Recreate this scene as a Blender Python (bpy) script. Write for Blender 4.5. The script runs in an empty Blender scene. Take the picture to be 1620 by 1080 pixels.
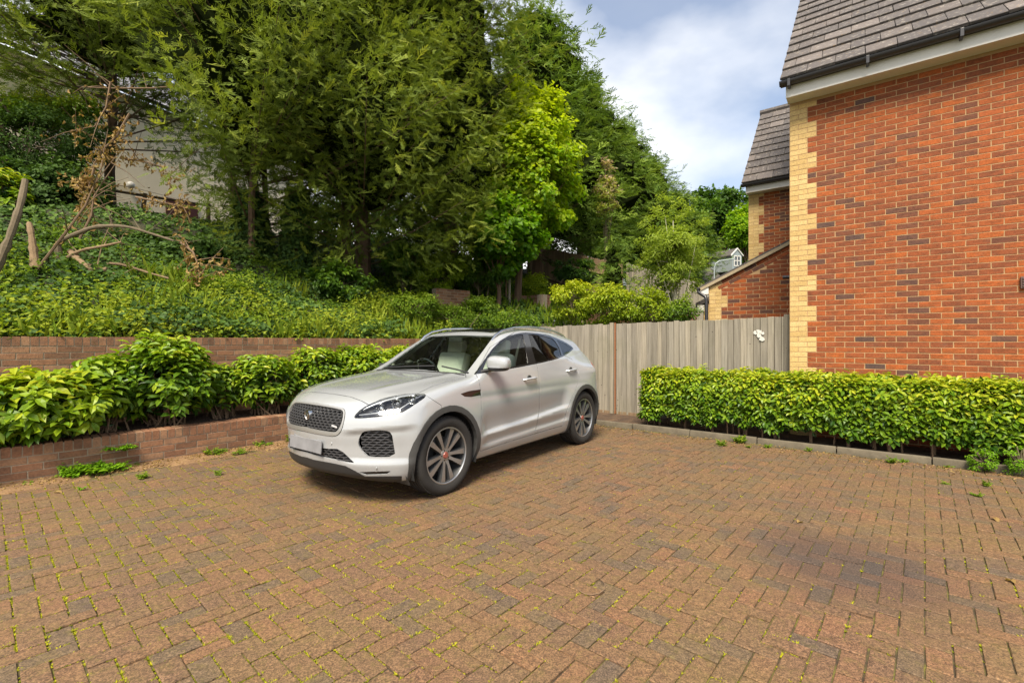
import bpy, bmesh, math, random
import numpy as np
from mathutils import Vector, Matrix
rng = np.random.default_rng(7)
random.seed(7)
S = bpy.context.scene
COL = S.collection
R = math.radians

# ------------------------------------------------------------------ camera
F_PX, CAM_H = 738.0, 1.43            # focal length in pixels of a 1620 px wide frame, eye height
cam_d = bpy.data.cameras.new('camera')
cam_d.sensor_width = 36.0
cam_d.lens = 36.0 * F_PX / 1620.0
cam_d.clip_start, cam_d.clip_end = 0.05, 3000.0
cam = bpy.data.objects.new('camera', cam_d)
COL.objects.link(cam)
cam.location = (0, 0, CAM_H)
cam.rotation_euler = (R(90), 0, 0)
S.camera = cam

# ------------------------------------------------------------------ light
SUN_EL, SUN_AZ = 55.0, 196.0          # azimuth clockwise from +Y: the sun stands behind the camera
S.view_settings.view_transform = 'Standard'
S.view_settings.look = 'None'
S.view_settings.exposure = 1.08
S.view_settings.gamma = 1.0
S.view_settings.use_curve_mapping = False
S.cycles.max_bounces = 6
S.cycles.diffuse_bounces = 3
S.cycles.glossy_bounces = 3
S.cycles.transparent_max_bounces = 12

def nt(tree, kind, **kw):
    n = tree.nodes.new(kind)
    for k, v in kw.items():
        if k.startswith('i_'):
            n.inputs[k[2:].replace('_', ' ')].default_value = v
        else:
            setattr(n, k, v)
    return n

w = bpy.data.worlds.new('World')
S.world = w
w.use_nodes = True
T = w.node_tree
T.nodes.clear()
sky = nt(T, 'ShaderNodeTexSky', sky_type='NISHITA', sun_disc=False)
sky.sun_elevation, sky.sun_rotation = R(SUN_EL), R(SUN_AZ)
sky.air_density, sky.dust_density, sky.ozone_density = 1.0, 1.2, 1.0
tc = nt(T, 'ShaderNodeTexCoord')
mp = nt(T, 'ShaderNodeMapping'); mp.inputs['Scale'].default_value = (1.0, 1.0, 1.9); mp.inputs['Location'].default_value = (0.35, 0.1, 0.33)
T.links.new(tc.outputs['Generated'], mp.inputs['Vector'])
n1 = nt(T, 'ShaderNodeTexNoise', i_Scale=1.9, i_Detail=6.0, i_Roughness=0.48, i_Distortion=0.1)
T.links.new(mp.outputs['Vector'], n1.inputs['Vector'])
cr = nt(T, 'ShaderNodeValToRGB')
cr.color_ramp.elements[0].position, cr.color_ramp.elements[0].color = 0.38, (0.18, 0.18, 0.18, 1)
cr.color_ramp.elements[1].position, cr.color_ramp.elements[1].color = 0.62, (1, 1, 1, 1)
sx = nt(T, 'ShaderNodeSeparateXYZ'); T.links.new(tc.outputs['Generated'], sx.inputs[0])
el = nt(T, 'ShaderNodeMath', operation='MULTIPLY_ADD'); el.inputs[1].default_value = -0.42; el.inputs[2].default_value = 0.235   # cloud thickens towards the horizon all round
T.links.new(sx.outputs['Z'], el.inputs[0])
ca = nt(T, 'ShaderNodeMath', operation='ADD'); T.links.new(n1.outputs['Fac'], ca.inputs[0]); T.links.new(el.outputs[0], ca.inputs[1])
T.links.new(ca.outputs[0], cr.inputs['Fac'])
n2 = nt(T, 'ShaderNodeTexNoise', i_Scale=4.2, i_Detail=7.0, i_Roughness=0.52)
T.links.new(mp.outputs['Vector'], n2.inputs['Vector'])
cc = nt(T, 'ShaderNodeValToRGB')
cc.color_ramp.elements[0].position, cc.color_ramp.elements[0].color = 0.30, (5.4, 5.7, 6.2, 1)
cc.color_ramp.elements[1].position, cc.color_ramp.elements[1].color = 0.66, (7.6, 7.5, 7.3, 1)
T.links.new(n2.outputs['Fac'], cc.inputs['Fac'])
mx = nt(T, 'ShaderNodeMixRGB')
T.links.new(cr.outputs['Color'], mx.inputs['Fac'])
T.links.new(sky.outputs['Color'], mx.inputs['Color1'])
T.links.new(cc.outputs['Color'], mx.inputs['Color2'])
bg = nt(T, 'ShaderNodeBackground', i_Strength=0.095)
T.links.new(mx.outputs['Color'], bg.inputs['Color'])
wo = nt(T, 'ShaderNodeOutputWorld')
T.links.new(bg.outputs['Background'], wo.inputs['Surface'])

sun_d = bpy.data.lights.new('sun', 'SUN')
sun_d.energy, sun_d.angle, sun_d.color = 4.2, R(24), (1.0, 0.90, 0.74)
sun = bpy.data.objects.new('sun', sun_d)
COL.objects.link(sun)
sd = Vector((math.sin(R(SUN_AZ)) * math.cos(R(SUN_EL)), math.cos(R(SUN_AZ)) * math.cos(R(SUN_EL)), math.sin(R(SUN_EL))))
sun.rotation_euler = sd.to_track_quat('Z', 'Y').to_euler()
sun.location = (0, -5, 20)

# ------------------------------------------------------------------ helpers
def at(u, v, Y):                       # a picture point at a depth, as a point of the place
    return Vector(((u - 810) / F_PX * Y, Y, CAM_H - (v - 540) / F_PX * Y))
def gr(u, v, z=0.0):                   # a picture point on level ground at height z
    return at(u, v, (CAM_H - z) * F_PX / (v - 540))

def tag(o, label=None, cat=None, group=None, kind=None):
    if label: o['label'] = label
    if cat: o['category'] = cat
    if group: o['group'] = group
    if kind: o['kind'] = kind
    return o
def link(o, parent=None):
    COL.objects.link(o)
    if parent is not None: o.parent = parent
    return o
def empty(name, loc=(0, 0, 0), rz=0.0, parent=None):
    o = bpy.data.objects.new(name, None)
    o.empty_display_size = 0.2
    o.location = loc; o.rotation_euler = (0, 0, rz)
    return link(o, parent)

def mesh_np(name, V, Fc, rnd=None, smooth=False, mat=None, tip=None):
    """V (n,3), Fc (m,k) uniform faces; rnd (m,3) per-face colour attribute; tip (n,) per-vertex float"""
    me = bpy.data.meshes.new(name)
    V = np.asarray(V, dtype=np.float32); Fc = np.asarray(Fc, dtype=np.int32)
    m, k = Fc.shape
    me.vertices.add(len(V)); me.vertices.foreach_set('co', V.ravel())
    me.loops.add(m * k); me.loops.foreach_set('vertex_index', Fc.ravel())
    me.polygons.add(m)
    me.polygons.foreach_set('loop_start', np.arange(0, m * k, k, dtype=np.int32))
    me.polygons.foreach_set('loop_total', np.full(m, k, dtype=np.int32))
    me.polygons.foreach_set('use_smooth', np.full(m, bool(smooth)))
    me.update(calc_edges=True)
    if rnd is not None:
        a = me.attributes.new('rnd', 'FLOAT_COLOR', 'FACE')
        c = np.ones((m, 4), dtype=np.float32); c[:, :3] = rnd
        a.data.foreach_set('color', c.ravel())
    if tip is not None:
        a = me.attributes.new('tip', 'FLOAT', 'POINT')
        a.data.foreach_set('value', np.asarray(tip, dtype=np.float32))
    if mat is not None: me.materials.append(mat)
    return me
def obj_np(name, V, Fc, mat, parent=None, rnd=None, smooth=False, tip=None):
    o = bpy.data.objects.new(name, mesh_np(name, V, Fc, rnd, smooth, mat, tip))
    return link(o, parent)
def instance(tv, tf, M, L, rnd=None, ttip=None):
    """copy a template (tv verts, tf faces) to N frames M (N,3,3) + L (N,3)"""
    N, nv = len(L), len(tv)
    V = np.einsum('nij,vj->nvi', M, tv) + L[:, None, :]
    Fc = tf[None] + (np.arange(N) * nv)[:, None, None]
    out_r = None if rnd is None else np.repeat(rnd, len(tf), axis=0)
    out_t = None if ttip is None else np.tile(ttip, N)
    return V.reshape(-1, 3), Fc.reshape(-1, tf.shape[1]), out_r, out_t

class MB:                               # collects boxes, tubes, lathes into one mesh
    def __init__(s): s.bm = bmesh.new()
    def box(s, c, size, rot=None, bevel=0.0):
        r = bmesh.ops.create_cube(s.bm, size=1.0)
        M = Matrix.Translation(c) @ (rot.to_4x4() if rot is not None else Matrix.Identity(4)) @ Matrix.Diagonal((*size, 1))
        bmesh.ops.transform(s.bm, matrix=M, verts=r['verts'])
        if bevel > 0:
            es = list({e for v in r['verts'] for e in v.link_edges})
            bmesh.ops.bevel(s.bm, geom=es, offset=bevel, segments=2, profile=0.6, affect='EDGES')
        return s
    def tube(s, pts, rad, n=8, cap=True, squash=None):
        pts = [Vector(p) for p in pts]
        rad = [rad] * len(pts) if not hasattr(rad, '__len__') else list(rad)
        rings = []
        up = Vector((0, 0, 1))
        prev = None
        for i, p in enumerate(pts):
            t = (pts[min(i + 1, len(pts) - 1)] - pts[max(i - 1, 0)]).normalized()
            if prev is None:
                a = t.cross(up)
                if a.length < 1e-3: a = t.cross(Vector((1, 0, 0)))
                a.normalize()
            else:
                a = (prev - t * prev.dot(t)).normalized()
            prev = a
            b = t.cross(a).normalized()
            ring = []
            for k in range(n):
                an = 2 * math.pi * k / n
                ring.append(s.bm.verts.new(p + (a * math.cos(an) + b * math.sin(an) * (squash or 1.0)) * rad[i]))
            rings.append(ring)
        for i in range(len(rings) - 1):
            for k in range(n):
                s.bm.faces.new((rings[i][k], rings[i][(k + 1) % n], rings[i + 1][(k + 1) % n], rings[i + 1][k]))
        if cap:
            s.bm.faces.new(rings[0][::-1]); s.bm.faces.new(rings[-1])
        return s
    def lathe(s, prof, n=48, M=None, close=False):  # prof (r, y) about local y
        rings = []
        for r, y in prof:
            ring = []
            for k in range(n):
                an = 2 * math.pi * k / n
                p = Vector((r * math.cos(an), y, r * math.sin(an)))
                ring.append(s.bm.verts.new(M @ p if M else p))
            rings.append(ring)
        idx = list(range(len(rings) - 1))
        for i in idx:
            for k in range(n):
                s.bm.faces.new((rings[i][k], rings[i + 1][k], rings[i + 1][(k + 1) % n], rings[i][(k + 1) % n]))
        if close:
            for k in range(n):
                s.bm.faces.new((rings[-1][k], rings[0][k], rings[0][(k + 1) % n], rings[-1][(k + 1) % n]))
        return s
    def quad(s, *ps):
        s.bm.faces.new([s.bm.verts.new(Vector(p)) for p in ps]); return s
    def prism(s, poly, off):             # closed polygon (3-D points) pushed along off
        off = Vector(off)
        a = [s.bm.verts.new(Vector(p)) for p in poly]
        b = [s.bm.verts.new(Vector(p) + off) for p in poly]
        n = len(a)
        s.bm.faces.new(a[::-1]); s.bm.faces.new(b)
        for i in range(n):
            s.bm.faces.new((a[i], a[(i + 1) % n], b[(i + 1) % n], b[i]))
        return s
    def build(s, name, mat, parent=None, smooth=False):
        bmesh.ops.recalc_face_normals(s.bm, faces=s.bm.faces)
        me = bpy.data.meshes.new(name)
        s.bm.to_mesh(me); s.bm.free()
        if smooth:
            me.polygons.foreach_set('use_smooth', np.ones(len(me.polygons), dtype=bool))
            try: me.set_sharp_from_angle(angle=R(38))
            except Exception: pass
        me.materials.append(mat)
        return link(bpy.data.objects.new(name, me), parent)

# ------------------------------------------------------------------ materials
MATS = {}
def new_mat(name):
    m = bpy.data.materials.new(name); m.use_nodes = True
    t = m.node_tree; t.nodes.clear()
    o = nt(t, 'ShaderNodeOutputMaterial'); b = nt(t, 'ShaderNodeBsdfPrincipled')
    t.links.new(b.outputs[0], o.inputs[0])
    MATS[name] = m
    return m, t, b
def ramp(t, stops):
    r = nt(t, 'ShaderNodeValToRGB')
    e = r.color_ramp.elements
    while len(e) < len(stops): e.new(0.5)
    for i, (p, c) in enumerate(stops):
        e[i].position = p; e[i].color = (*c, 1)
    return r
def pos_noise(t, scale, detail=4, rough=0.6, vec=None):
    n = nt(t, 'ShaderNodeTexNoise', i_Scale=scale, i_Detail=float(detail), i_Roughness=rough)
    if vec is None:
        g = nt(t, 'ShaderNodeNewGeometry'); vec = g.outputs['Position']
    t.links.new(vec, n.inputs['Vector'])
    return n
def mix(t, a, b, fac, mode='MIX'):
    m = nt(t, 'ShaderNodeMixRGB', blend_type=mode)
    for s, v in (('Fac', fac), ('Color1', a), ('Color2', b)):
        if isinstance(v, bpy.types.NodeSocket): t.links.new(v, m.inputs[s])
        elif isinstance(v, (int, float)): m.inputs[s].default_value = v
        else: m.inputs[s].default_value = (*v, 1)
    return m.outputs['Color']
def bump(t, b, height, strength=0.3, dist=0.01):
    n = nt(t, 'ShaderNodeBump', i_Strength=strength, i_Distance=dist)
    t.links.new(height, n.inputs['Height']); t.links.new(n.outputs['Normal'], b.inputs['Normal'])
def simple(name, col, rough=0.5, metal=0.0, var=0.12, scale=20, bmp=0.0, coat=0.0, spec=0.5):
    m, t, b = new_mat(name)
    n = pos_noise(t, scale)
    c = mix(t, tuple(x * (1 - var) for x in col), tuple(min(1, x * (1 + var)) for x in col), n.outputs['Fac'])
    t.links.new(c, b.inputs['Base Color'])
    b.inputs['Roughness'].default_value = rough; b.inputs['Metallic'].default_value = metal
    b.inputs['Coat Weight'].default_value = coat; b.inputs['Specular IOR Level'].default_value = spec
    if bmp: bump(t, b, n.outputs['Fac'], bmp, 0.01)
    return m
def rnd_attr(t):
    a = nt(t, 'ShaderNodeAttribute', attribute_name='rnd')
    s = nt(t, 'ShaderNodeSeparateColor')
    t.links.new(a.outputs['Color'], s.inputs['Color'])
    return s.outputs
# ================================================================== builders
INV = {}
def link(o, parent=None):
    COL.objects.link(o)
    if parent is not None:
        o.parent = parent
        if parent.name in INV: o.matrix_parent_inverse = INV[parent.name]
    return o
def thing(name, loc, label=None, cat=None, group=None, kind=None, parent=None):
    o = empty(name, loc)
    INV[o.name] = Matrix.Translation(Vector(loc)).inverted()
    if parent is not None:
        o.parent = parent
        if parent.name in INV: o.matrix_parent_inverse = INV[parent.name]
    return tag(o, label, cat, group, kind)

def block(w, h, d, bev, jit, g):
    """a chamfered block: x along, z up, front towards -y"""
    x, z = w / 2, h / 2
    def ring(ix, y): return [(-x + ix, y, -z + ix), (x - ix, y, -z + ix), (x - ix, y, z - ix), (-x + ix, y, z - ix)]
    V = np.array(ring(0, 0.0) + ring(0, -d + bev) + ring(bev, -d))
    V[4:] += g.normal(0, jit, (8, 3)) * np.array([1, 0.6, 1])
    F4 = [(8, 9, 10, 11)]
    for i in range(4):
        j = (i + 1) % 4
        F4 += [(i, j, 4 + j, 4 + i), (4 + i, 4 + j, 8 + j, 8 + i)]
    return V, np.array(F4)
class Pieces:
    cache = {}
    def __init__(s): s.it = []
    def add(s, w, h, d, fr, loc, mat, bev=0.004, jit=0.0012, hue=None):
        s.it.append((round(w, 3), round(h, 3), d, fr, np.array(loc), mat, bev, jit, hue))
    def finish(s, parent, name, rest, limit=300, bias=None):
        g = np.random.default_rng(len(s.it))
        sc = []
        for w_, h_, d, fr, loc, mat, bev, jit, hue in s.it:
            X, Y, Z = loc
            if Y < 0.8: sc.append(0); continue
            u, v = 810 + F_PX * X / Y, 540 - F_PX * (Z - CAM_H) / Y
            ok = -20 < u < 1640 and -20 < v < 1100
            view = np.array([X, Y, Z - CAM_H]); view = view / np.linalg.norm(view)
            fc = abs(view @ fr[:, 1])
            a = w_ * h_ * fc / (Y * Y) if ok else 0
            if bias is not None: a *= bias(u, v)
            sc.append(a)
        order = np.argsort(-np.array(sc))
        top = [i for i in order[:limit] if sc[i] > 0]
        tops = set(top)
        for i in top:
            w_, h_, d, fr, loc, mat, bev, jit, hue = s.it[i]
            key = (w_, h_, d, mat.name, bev, jit, int(g.integers(0, 8)) if hue is None else round(hue, 2))
            if key not in s.cache:
                V, Fc = block(w_, h_, d, bev, jit, g)
                r = g.random(3)
                if hue is not None: r[0] = hue
                s.cache[key] = mesh_np(name, V, Fc, np.tile(r, (len(Fc), 1)), False, mat)
            o = bpy.data.objects.new(name, s.cache[key])
            M = Matrix.Identity(4)
            for a in range(3):
                for b in range(3): M[a][b] = fr[a, b]
                M[a][3] = loc[a]
            link(o, parent)
            o.matrix_basis = M
        left = {}
        for i in range(len(s.it)):
            if i not in tops: left.setdefault(s.it[i][5].name, []).append(i)
        for mn, L in left.items():
            VV, FF, RR, n = [], [], [], 0
            for i in L:
                w_, h_, d, fr, loc, mat, bev, jit, hue = s.it[i]
                V, Fc = block(w_, h_, d, bev, jit, g)
                VV.append(V @ fr.T + loc); FF.append(Fc + n); n += len(V)
                r = g.random(3)
                if hue is not None: r[0] = hue
                RR.append(np.tile(r, (len(Fc), 1)))
            o = obj_np(rest, np.concatenate(VV), np.concatenate(FF), MATS[mn], parent, np.concatenate(RR))
            tag(o, kind='stuff')
def frame(dx, inward, up=(0, 0, 1)):
    return np.stack([np.array(dx, float), np.array(inward, float), np.array(up, float)], 1)

def brick_wall(P, o, d, length, z0, z1, red, buff=None, keep=None, phase=0, proud=-0.0085, jt=0.0105, cap=None, pitch=0.225, course=0.075, end_quoin=False):
    """stretcher bond along d from o; buff quoins toothed three courses at a time"""
    d = Vector(d).normalized(); inw = Vector((-d.y, d.x, 0))
    fr = frame(d, inw)
    n = int(round((z1 - z0) / course))
    for r in range(n):
        zc = z0 + (r + 0.5) * course
        q = 0
        if buff is not None:
            q = pitch if ((r + phase) // 3) % 2 else pitch * 1.5
        x = 0.0 if r % 2 == 0 else -pitch / 2
        cuts = [x + k * pitch for k in range(int(length / pitch) + 3)]
        cuts = sorted({round(min(max(c, 0), length), 4) for c in cuts} | ({round(q, 4)} if q else set()))
        for a, b in zip(cuts[:-1], cuts[1:]):
            if b - a < 0.03: continue
            c = Vector(o) + d * ((a + b) / 2)
            if keep is not None and not keep((a + b) / 2, zc, (b - a) / 2): continue
            m = buff if (q and b <= q + 1e-3) else red
            P.add(b - a - jt, course - jt, 0.03, fr, (c.x + inw.x * (0.03 - proud), c.y + inw.y * (0.03 - proud), zc), m, 0.0016, 0.0011)

def leaf_mat(name, stops, trans=0.35, rough=0.4, spec=0.4):
    m, t, b = new_mat(name)
    r = rnd_attr(t)
    cr_ = ramp(t, stops)
    t.links.new(r[0], cr_.inputs[0])
    n = pos_noise(t, 1.3, 3)
    c = mix(t, cr_.outputs[0], mix(t, cr_.outputs[0], (0.80, 0.86, 0.8), 1.0, 'MULTIPLY'), n.outputs['Fac'])
    t.links.new(c, b.inputs['Base Color'])
    b.inputs['Roughness'].default_value = rough; b.inputs['Specular IOR Level'].default_value = spec
    out = [x for x in t.nodes if x.type == 'OUTPUT_MATERIAL'][0]
    tr = nt(t, 'ShaderNodeBsdfTranslucent'); ms = nt(t, 'ShaderNodeMixShader')
    tc_ = mix(t, c, (1.0, 0.95, 0.35), 0.25, 'MIX') if False else mix(t, c, (1.25, 1.25, 0.6), 1.0, 'MULTIPLY')
    t.links.new(tc_, tr.inputs['Color'])
    ms.inputs[0].default_value = trans
    t.links.new(b.outputs[0], ms.inputs[1]); t.links.new(tr.outputs[0], ms.inputs[2]); t.links.new(ms.outputs[0], out.inputs[0])
    return m
def leaf_tpl(width=0.42, fold=0.12, curl=0.12, a=0.30, b=0.68):
    V = np.array([(0, 0, 0), (0, 0.5, 0.02), (0, 1, -curl), (-width * 0.42, a, fold), (-width * 0.5, b, fold * 0.8), (width * 0.42, a, fold), (width * 0.5, b, fold * 0.8)], float)
    V[:, 2] -= curl * V[:, 1] ** 2 * 0.5
    Fc = np.array([(0, 1, 3), (1, 4, 3), (1, 2, 4), (0, 5, 1), (1, 5, 6), (1, 6, 2)])
    return V, Fc
def unit(v): return v / np.maximum(np.linalg.norm(v, axis=-1, keepdims=True), 1e-9)
def leaf_frames(nrm, axis, size):
    z = unit(nrm); y = unit(axis - (axis * z).sum(1, keepdims=True) * z); x = np.cross(y, z)
    return np.stack([x, y, z], 2) * size[:, None, None]
def lump(P, k=1.0, seed=0.0):            # cheap smooth noise in -1..1
    x, y, z = P[:, 0] * k + seed, P[:, 1] * k + seed * 1.7, P[:, 2] * k - seed
    return (np.sin(x * 1.7 + np.sin(y * 2.3 + 1.1)) + np.sin(y * 1.9 + np.sin(z * 2.1 + 0.4)) + np.sin(z * 1.5 + np.sin(x * 2.7 + 2.2))) / 3
def leaves_obj(name, L, nrm, axis, size, hue, mat, parent, tpl=None, kind='stuff'):
    tv, tf = tpl if tpl is not None else LEAF
    M = leaf_frames(nrm, axis, size)
    r = np.stack([np.clip(hue, 0, 1), rng.random(len(L)), rng.random(len(L))], 1)
    V, Fc, rr, _ = instance(tv, tf, M, L, r)
    o = obj_np(name, V, Fc, mat, parent, rr)
    if kind: tag(o, kind=kind)
    return o
LEAF = leaf_tpl(0.42)
BROAD = leaf_tpl(0.85, 0.06, 0.10, 0.25, 0.6)
LONG = leaf_tpl(0.22, 0.05, 0.25)
def diamond(width=0.5, fold=0.14, curl=0.10):           # small leaf: two faces folded along the midrib
    return np.array([(0, 0, 0), (-width * 0.5, 0.48, fold), (0, 1, -curl), (width * 0.5, 0.48, fold)], float), np.array([(0, 2, 1), (0, 3, 2)])
SMALL = diamond(0.55)
WIDE = diamond(0.95, 0.10, 0.12)
def tapered(mb, a, b, r0, r1, wob=0.1, n=5, sides=7):
    a, b = Vector(a), Vector(b); L = (b - a).length
    pts = [a.lerp(b, k / n) + Vector(rng.normal(0, wob * L * 0.1, 3)) * (0 if k in (0,) else 1) for k in range(n + 1)]
    mb.tube(pts, [r0 + (r1 - r0) * k / n for k in range(n + 1)], sides)
    return pts
def split_leaves(name, rest, L, nrm, axis, size, hue, mat, parent, limit=300, tpl=None):
    """the leaves that show largest as parts of their own, the rest as one mass"""
    tv, tf = tpl if tpl is not None else LEAF
    view = unit(L - np.array([0, 0, CAM_H]))
    u = 810 + F_PX * L[:, 0] / np.maximum(L[:, 1], .1); v = 540 - F_PX * (L[:, 2] - CAM_H) / np.maximum(L[:, 1], .1)
    ok = (u > 0) & (u < 1620) & (v > 0) & (v < 1080)
    out = (nrm * -view).sum(1)
    sc = np.where(ok, size ** 2 * np.abs((unit(nrm) * view).sum(1)) / L[:, 1] ** 2, 0) * (rng.random(len(L)) * 0.5 + 0.5)
    top = np.argsort(-sc)[:limit]; top = top[sc[top] > 0]
    M = leaf_frames(nrm, axis, size)
    shared = {}
    for i in top:
        k = min(9, int(hue[i] * 10))
        if k not in shared:
            shared[k] = mesh_np(name, tv, tf, np.tile([(k + 0.5) / 10, 0.5, 0.5], (len(tf), 1)), False, mat)
        o = bpy.data.objects.new(name, shared[k])
        link(o, parent)
        Mx = Matrix.Identity(4)
        for a in range(3):
            for b in range(3): Mx[a][b] = M[i, a, b]
            Mx[a][3] = L[i, a]
        o.matrix_basis = Mx
    m = np.ones(len(L), bool); m[top] = False
    leaves_obj(rest, L[m], nrm[m], axis[m], size[m], hue[m], mat, parent, (tv, tf))

# ---- surface materials
def brick_mat(name, stops, soot=0.25, flash=0.8):
    m, t, b = new_mat(name)
    r = rnd_attr(t)
    c = ramp(t, stops); t.links.new(r[0], c.inputs[0])
    n = pos_noise(t, 55, 6, 0.7); n2 = pos_noise(t, 9, 5)
    dark = mix(t, c.outputs[0], (0.45, 0.40, 0.38), 1.0, 'MULTIPLY')
    rp = ramp(t, [(0.42, (0, 0, 0)), (0.75, (0.8, 0.8, 0.8))]); t.links.new(n.outputs['Fac'], rp.inputs[0])
    c1 = mix(t, c.outputs[0], dark, rp.outputs[0])
    gq = nt(t, 'ShaderNodeNewGeometry'); mq = nt(t, 'ShaderNodeMapping'); mq.inputs['Scale'].default_value = (9, 9, 26)      # kiln flashing within a brick
    t.links.new(gq.outputs['Position'], mq.inputs['Vector'])
    n4 = pos_noise(t, 1.0, 4, 0.6, mq.outputs[0]); r5 = ramp(t, [(0.44, (0, 0, 0)), (0.60, (flash, flash, flash))]); t.links.new(n4.outputs['Fac'], r5.inputs[0])
    c1 = mix(t, c1, mix(t, c1, (0.48, 0.62, 0.80), 1.0, 'MULTIPLY'), r5.outputs[0])
    r2 = ramp(t, [(0.55, (0, 0, 0)), (0.8, (soot, soot, soot))]); t.links.new(n2.outputs['Fac'], r2.inputs[0])
    c2 = mix(t, c1, (0.20, 0.15, 0.11), r2.outputs[0])
    t.links.new(c2, b.inputs['Base Color'])
    b.inputs['Roughness'].default_value = 0.85; b.inputs['Specular IOR Level'].default_value = 0.25
    bump(t, b, n.outputs['Fac'], 0.5, 0.004)
    return m
M_brick = brick_mat('red_brick', [(0.0, (0.085, 0.054, 0.046)), (0.045, (0.14, 0.058, 0.036)), (0.16, (0.22, 0.064, 0.026)), (0.6, (0.275, 0.074, 0.025)), (0.88, (0.32, 0.084, 0.024)), (1.0, (0.37, 0.096, 0.024))], 0.2, 0.5)
M_buff = brick_mat('buff_brick', [(0.0, (0.47, 0.32, 0.125)), (0.5, (0.53, 0.37, 0.15)), (1.0, (0.58, 0.42, 0.185))], 0.08, 0.12)
M_garden = brick_mat('garden_brick', [(0.0, (0.17, 0.090, 0.052)), (0.3, (0.24, 0.118, 0.064)), (0.65, (0.29, 0.142, 0.076)), (1.0, (0.33, 0.195, 0.110))], 0.35, 0.35)
M_mortar = simple('mortar', (0.36, 0.23, 0.115), 0.95, var=0.2, scale=30, bmp=0.4)
M_mortar2 = simple('old_mortar', (0.29, 0.235, 0.17), 0.95, var=0.3, scale=14, bmp=0.5)
def paver_mat():
    m, t, b = new_mat('clay_paver')
    r = rnd_attr(t)
    c = ramp(t, [(0.0, (0.086, 0.065, 0.048)), (0.22, (0.104, 0.070, 0.047)), (0.5, (0.120, 0.072, 0.044)), (0.85, (0.132, 0.076, 0.044)), (1.0, (0.152, 0.081, 0.046))])
    t.links.new(r[0], c.inputs[0])
    g = pos_noise(t, 120, 4, 0.9)
    rp = ramp(t, [(0.38, (0.34, 0.32, 0.31)), (0.50, (1.0, 1.0, 1.0)), (0.62, (2.1, 2.0, 1.85))]); t.links.new(g.outputs['Fac'], rp.inputs[0])
    c1 = mix(t, c.outputs[0], rp.outputs[0], 1.0, 'MULTIPLY')
    d = pos_noise(t, 1.6, 6, 0.65)                       # earth and algae trodden over the blocks
    r2 = ramp(t, [(0.38, (0, 0, 0)), (0.70, (0.62, 0.62, 0.62))]); t.links.new(d.outputs['Fac'], r2.inputs[0])
    c2 = mix(t, c1, mix(t, (0.150, 0.102, 0.042), rp.outputs[0], 0.6, 'MULTIPLY'), r2.outputs[0])
    d2 = pos_noise(t, 14, 5, 0.7)
    r3 = ramp(t, [(0.52, (0, 0, 0)), (0.72, (0.55, 0.55, 0.55))]); t.links.new(d2.outputs['Fac'], r3.inputs[0])
    c3 = mix(t, c2, (0.115, 0.095, 0.024), r3.outputs[0])
    d5 = pos_noise(t, 38, 4, 0.7); r6 = ramp(t, [(0.40, (0.74, 0.72, 0.70)), (0.62, (1.18, 1.16, 1.12))]); t.links.new(d5.outputs['Fac'], r6.inputs[0])
    c3 = mix(t, c3, r6.outputs[0], 1.0, 'MULTIPLY')
    # an old oil stain
    geo = nt(t, 'ShaderNodeNewGeometry'); vm = nt(t, 'ShaderNodeVectorMath', operation='DISTANCE')
    st = gr(1335, 893); vm.inputs[1].default_value = st[:]
    t.links.new(geo.outputs['Position'], vm.inputs[0])
    wv = pos_noise(t, 4.0, 4); ad = nt(t, 'ShaderNodeMath', operation='MULTIPLY_ADD'); ad.inputs[1].default_value = 0.5
    t.links.new(wv.outputs['Fac'], ad.inputs[0]); t.links.new(vm.outputs['Value'], ad.inputs[2])
    r4 = ramp(t, [(0.55, (0.95, 0.95, 0.95)), (1.0, (0, 0, 0))]); t.links.new(ad.outputs[0], r4.inputs[0])
    c4 = mix(t, c3, mix(t, c1, (0.60, 0.64, 0.76), 1.0, 'MULTIPLY'), r4.outputs[0])
    t.links.new(c4, b.inputs['Base Color'])
    b.inputs['Roughness'].default_value = 0.75; b.inputs['Specular IOR Level'].default_value = 0.35
    bump(t, b, g.outputs['Fac'], 0.45, 0.003)
    return m
M_paver = paver_mat()
def joint_mat():
    m, t, b = new_mat('paving_joint')
    n = pos_noise(t, 7, 5, 0.7)
    c = ramp(t, [(0.40, (0.038, 0.026, 0.014)), (0.52, (0.075, 0.060, 0.018)), (0.66, (0.15, 0.14, 0.018))]); t.links.new(n.outputs['Fac'], c.inputs[0])
    t.links.new(c.outputs[0], b.inputs['Base Color']); b.inputs['Roughness'].default_value = 0.95
    return m
M_joint = joint_mat()
def soil_mat(name, a, b_, c_):
    m, t, b = new_mat(name)
    n = pos_noise(t, 6, 8, 0.7); n2 = pos_noise(t, 60, 4)
    c = ramp(t, [(0.3, a), (0.5, b_), (0.72, c_)]); t.links.new(n.outputs['Fac'], c.inputs[0])
    t.links.new(c.outputs[0], b.inputs['Base Color']); b.inputs['Roughness'].default_value = 1.0
    bump(t, b, n2.outputs['Fac'], 0.8, 0.03)
    return m
M_soil = soil_mat('soil', (0.035, 0.022, 0.014), (0.075, 0.045, 0.026), (0.14, 0.085, 0.045))
M_bank = soil_mat('bank_soil', (0.018, 0.022, 0.010), (0.035, 0.038, 0.016), (0.075, 0.052, 0.026))
M_litter = soil_mat('leaf_litter', (0.12, 0.070, 0.032), (0.21, 0.12, 0.055), (0.30, 0.19, 0.08))
M_field = soil_mat('field', (0.03, 0.045, 0.015), (0.05, 0.07, 0.02), (0.08, 0.09, 0.03))
M_conc = simple('weathered_concrete', (0.120, 0.100, 0.068), 0.92, var=0.55, scale=9, bmp=0.6)
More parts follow.
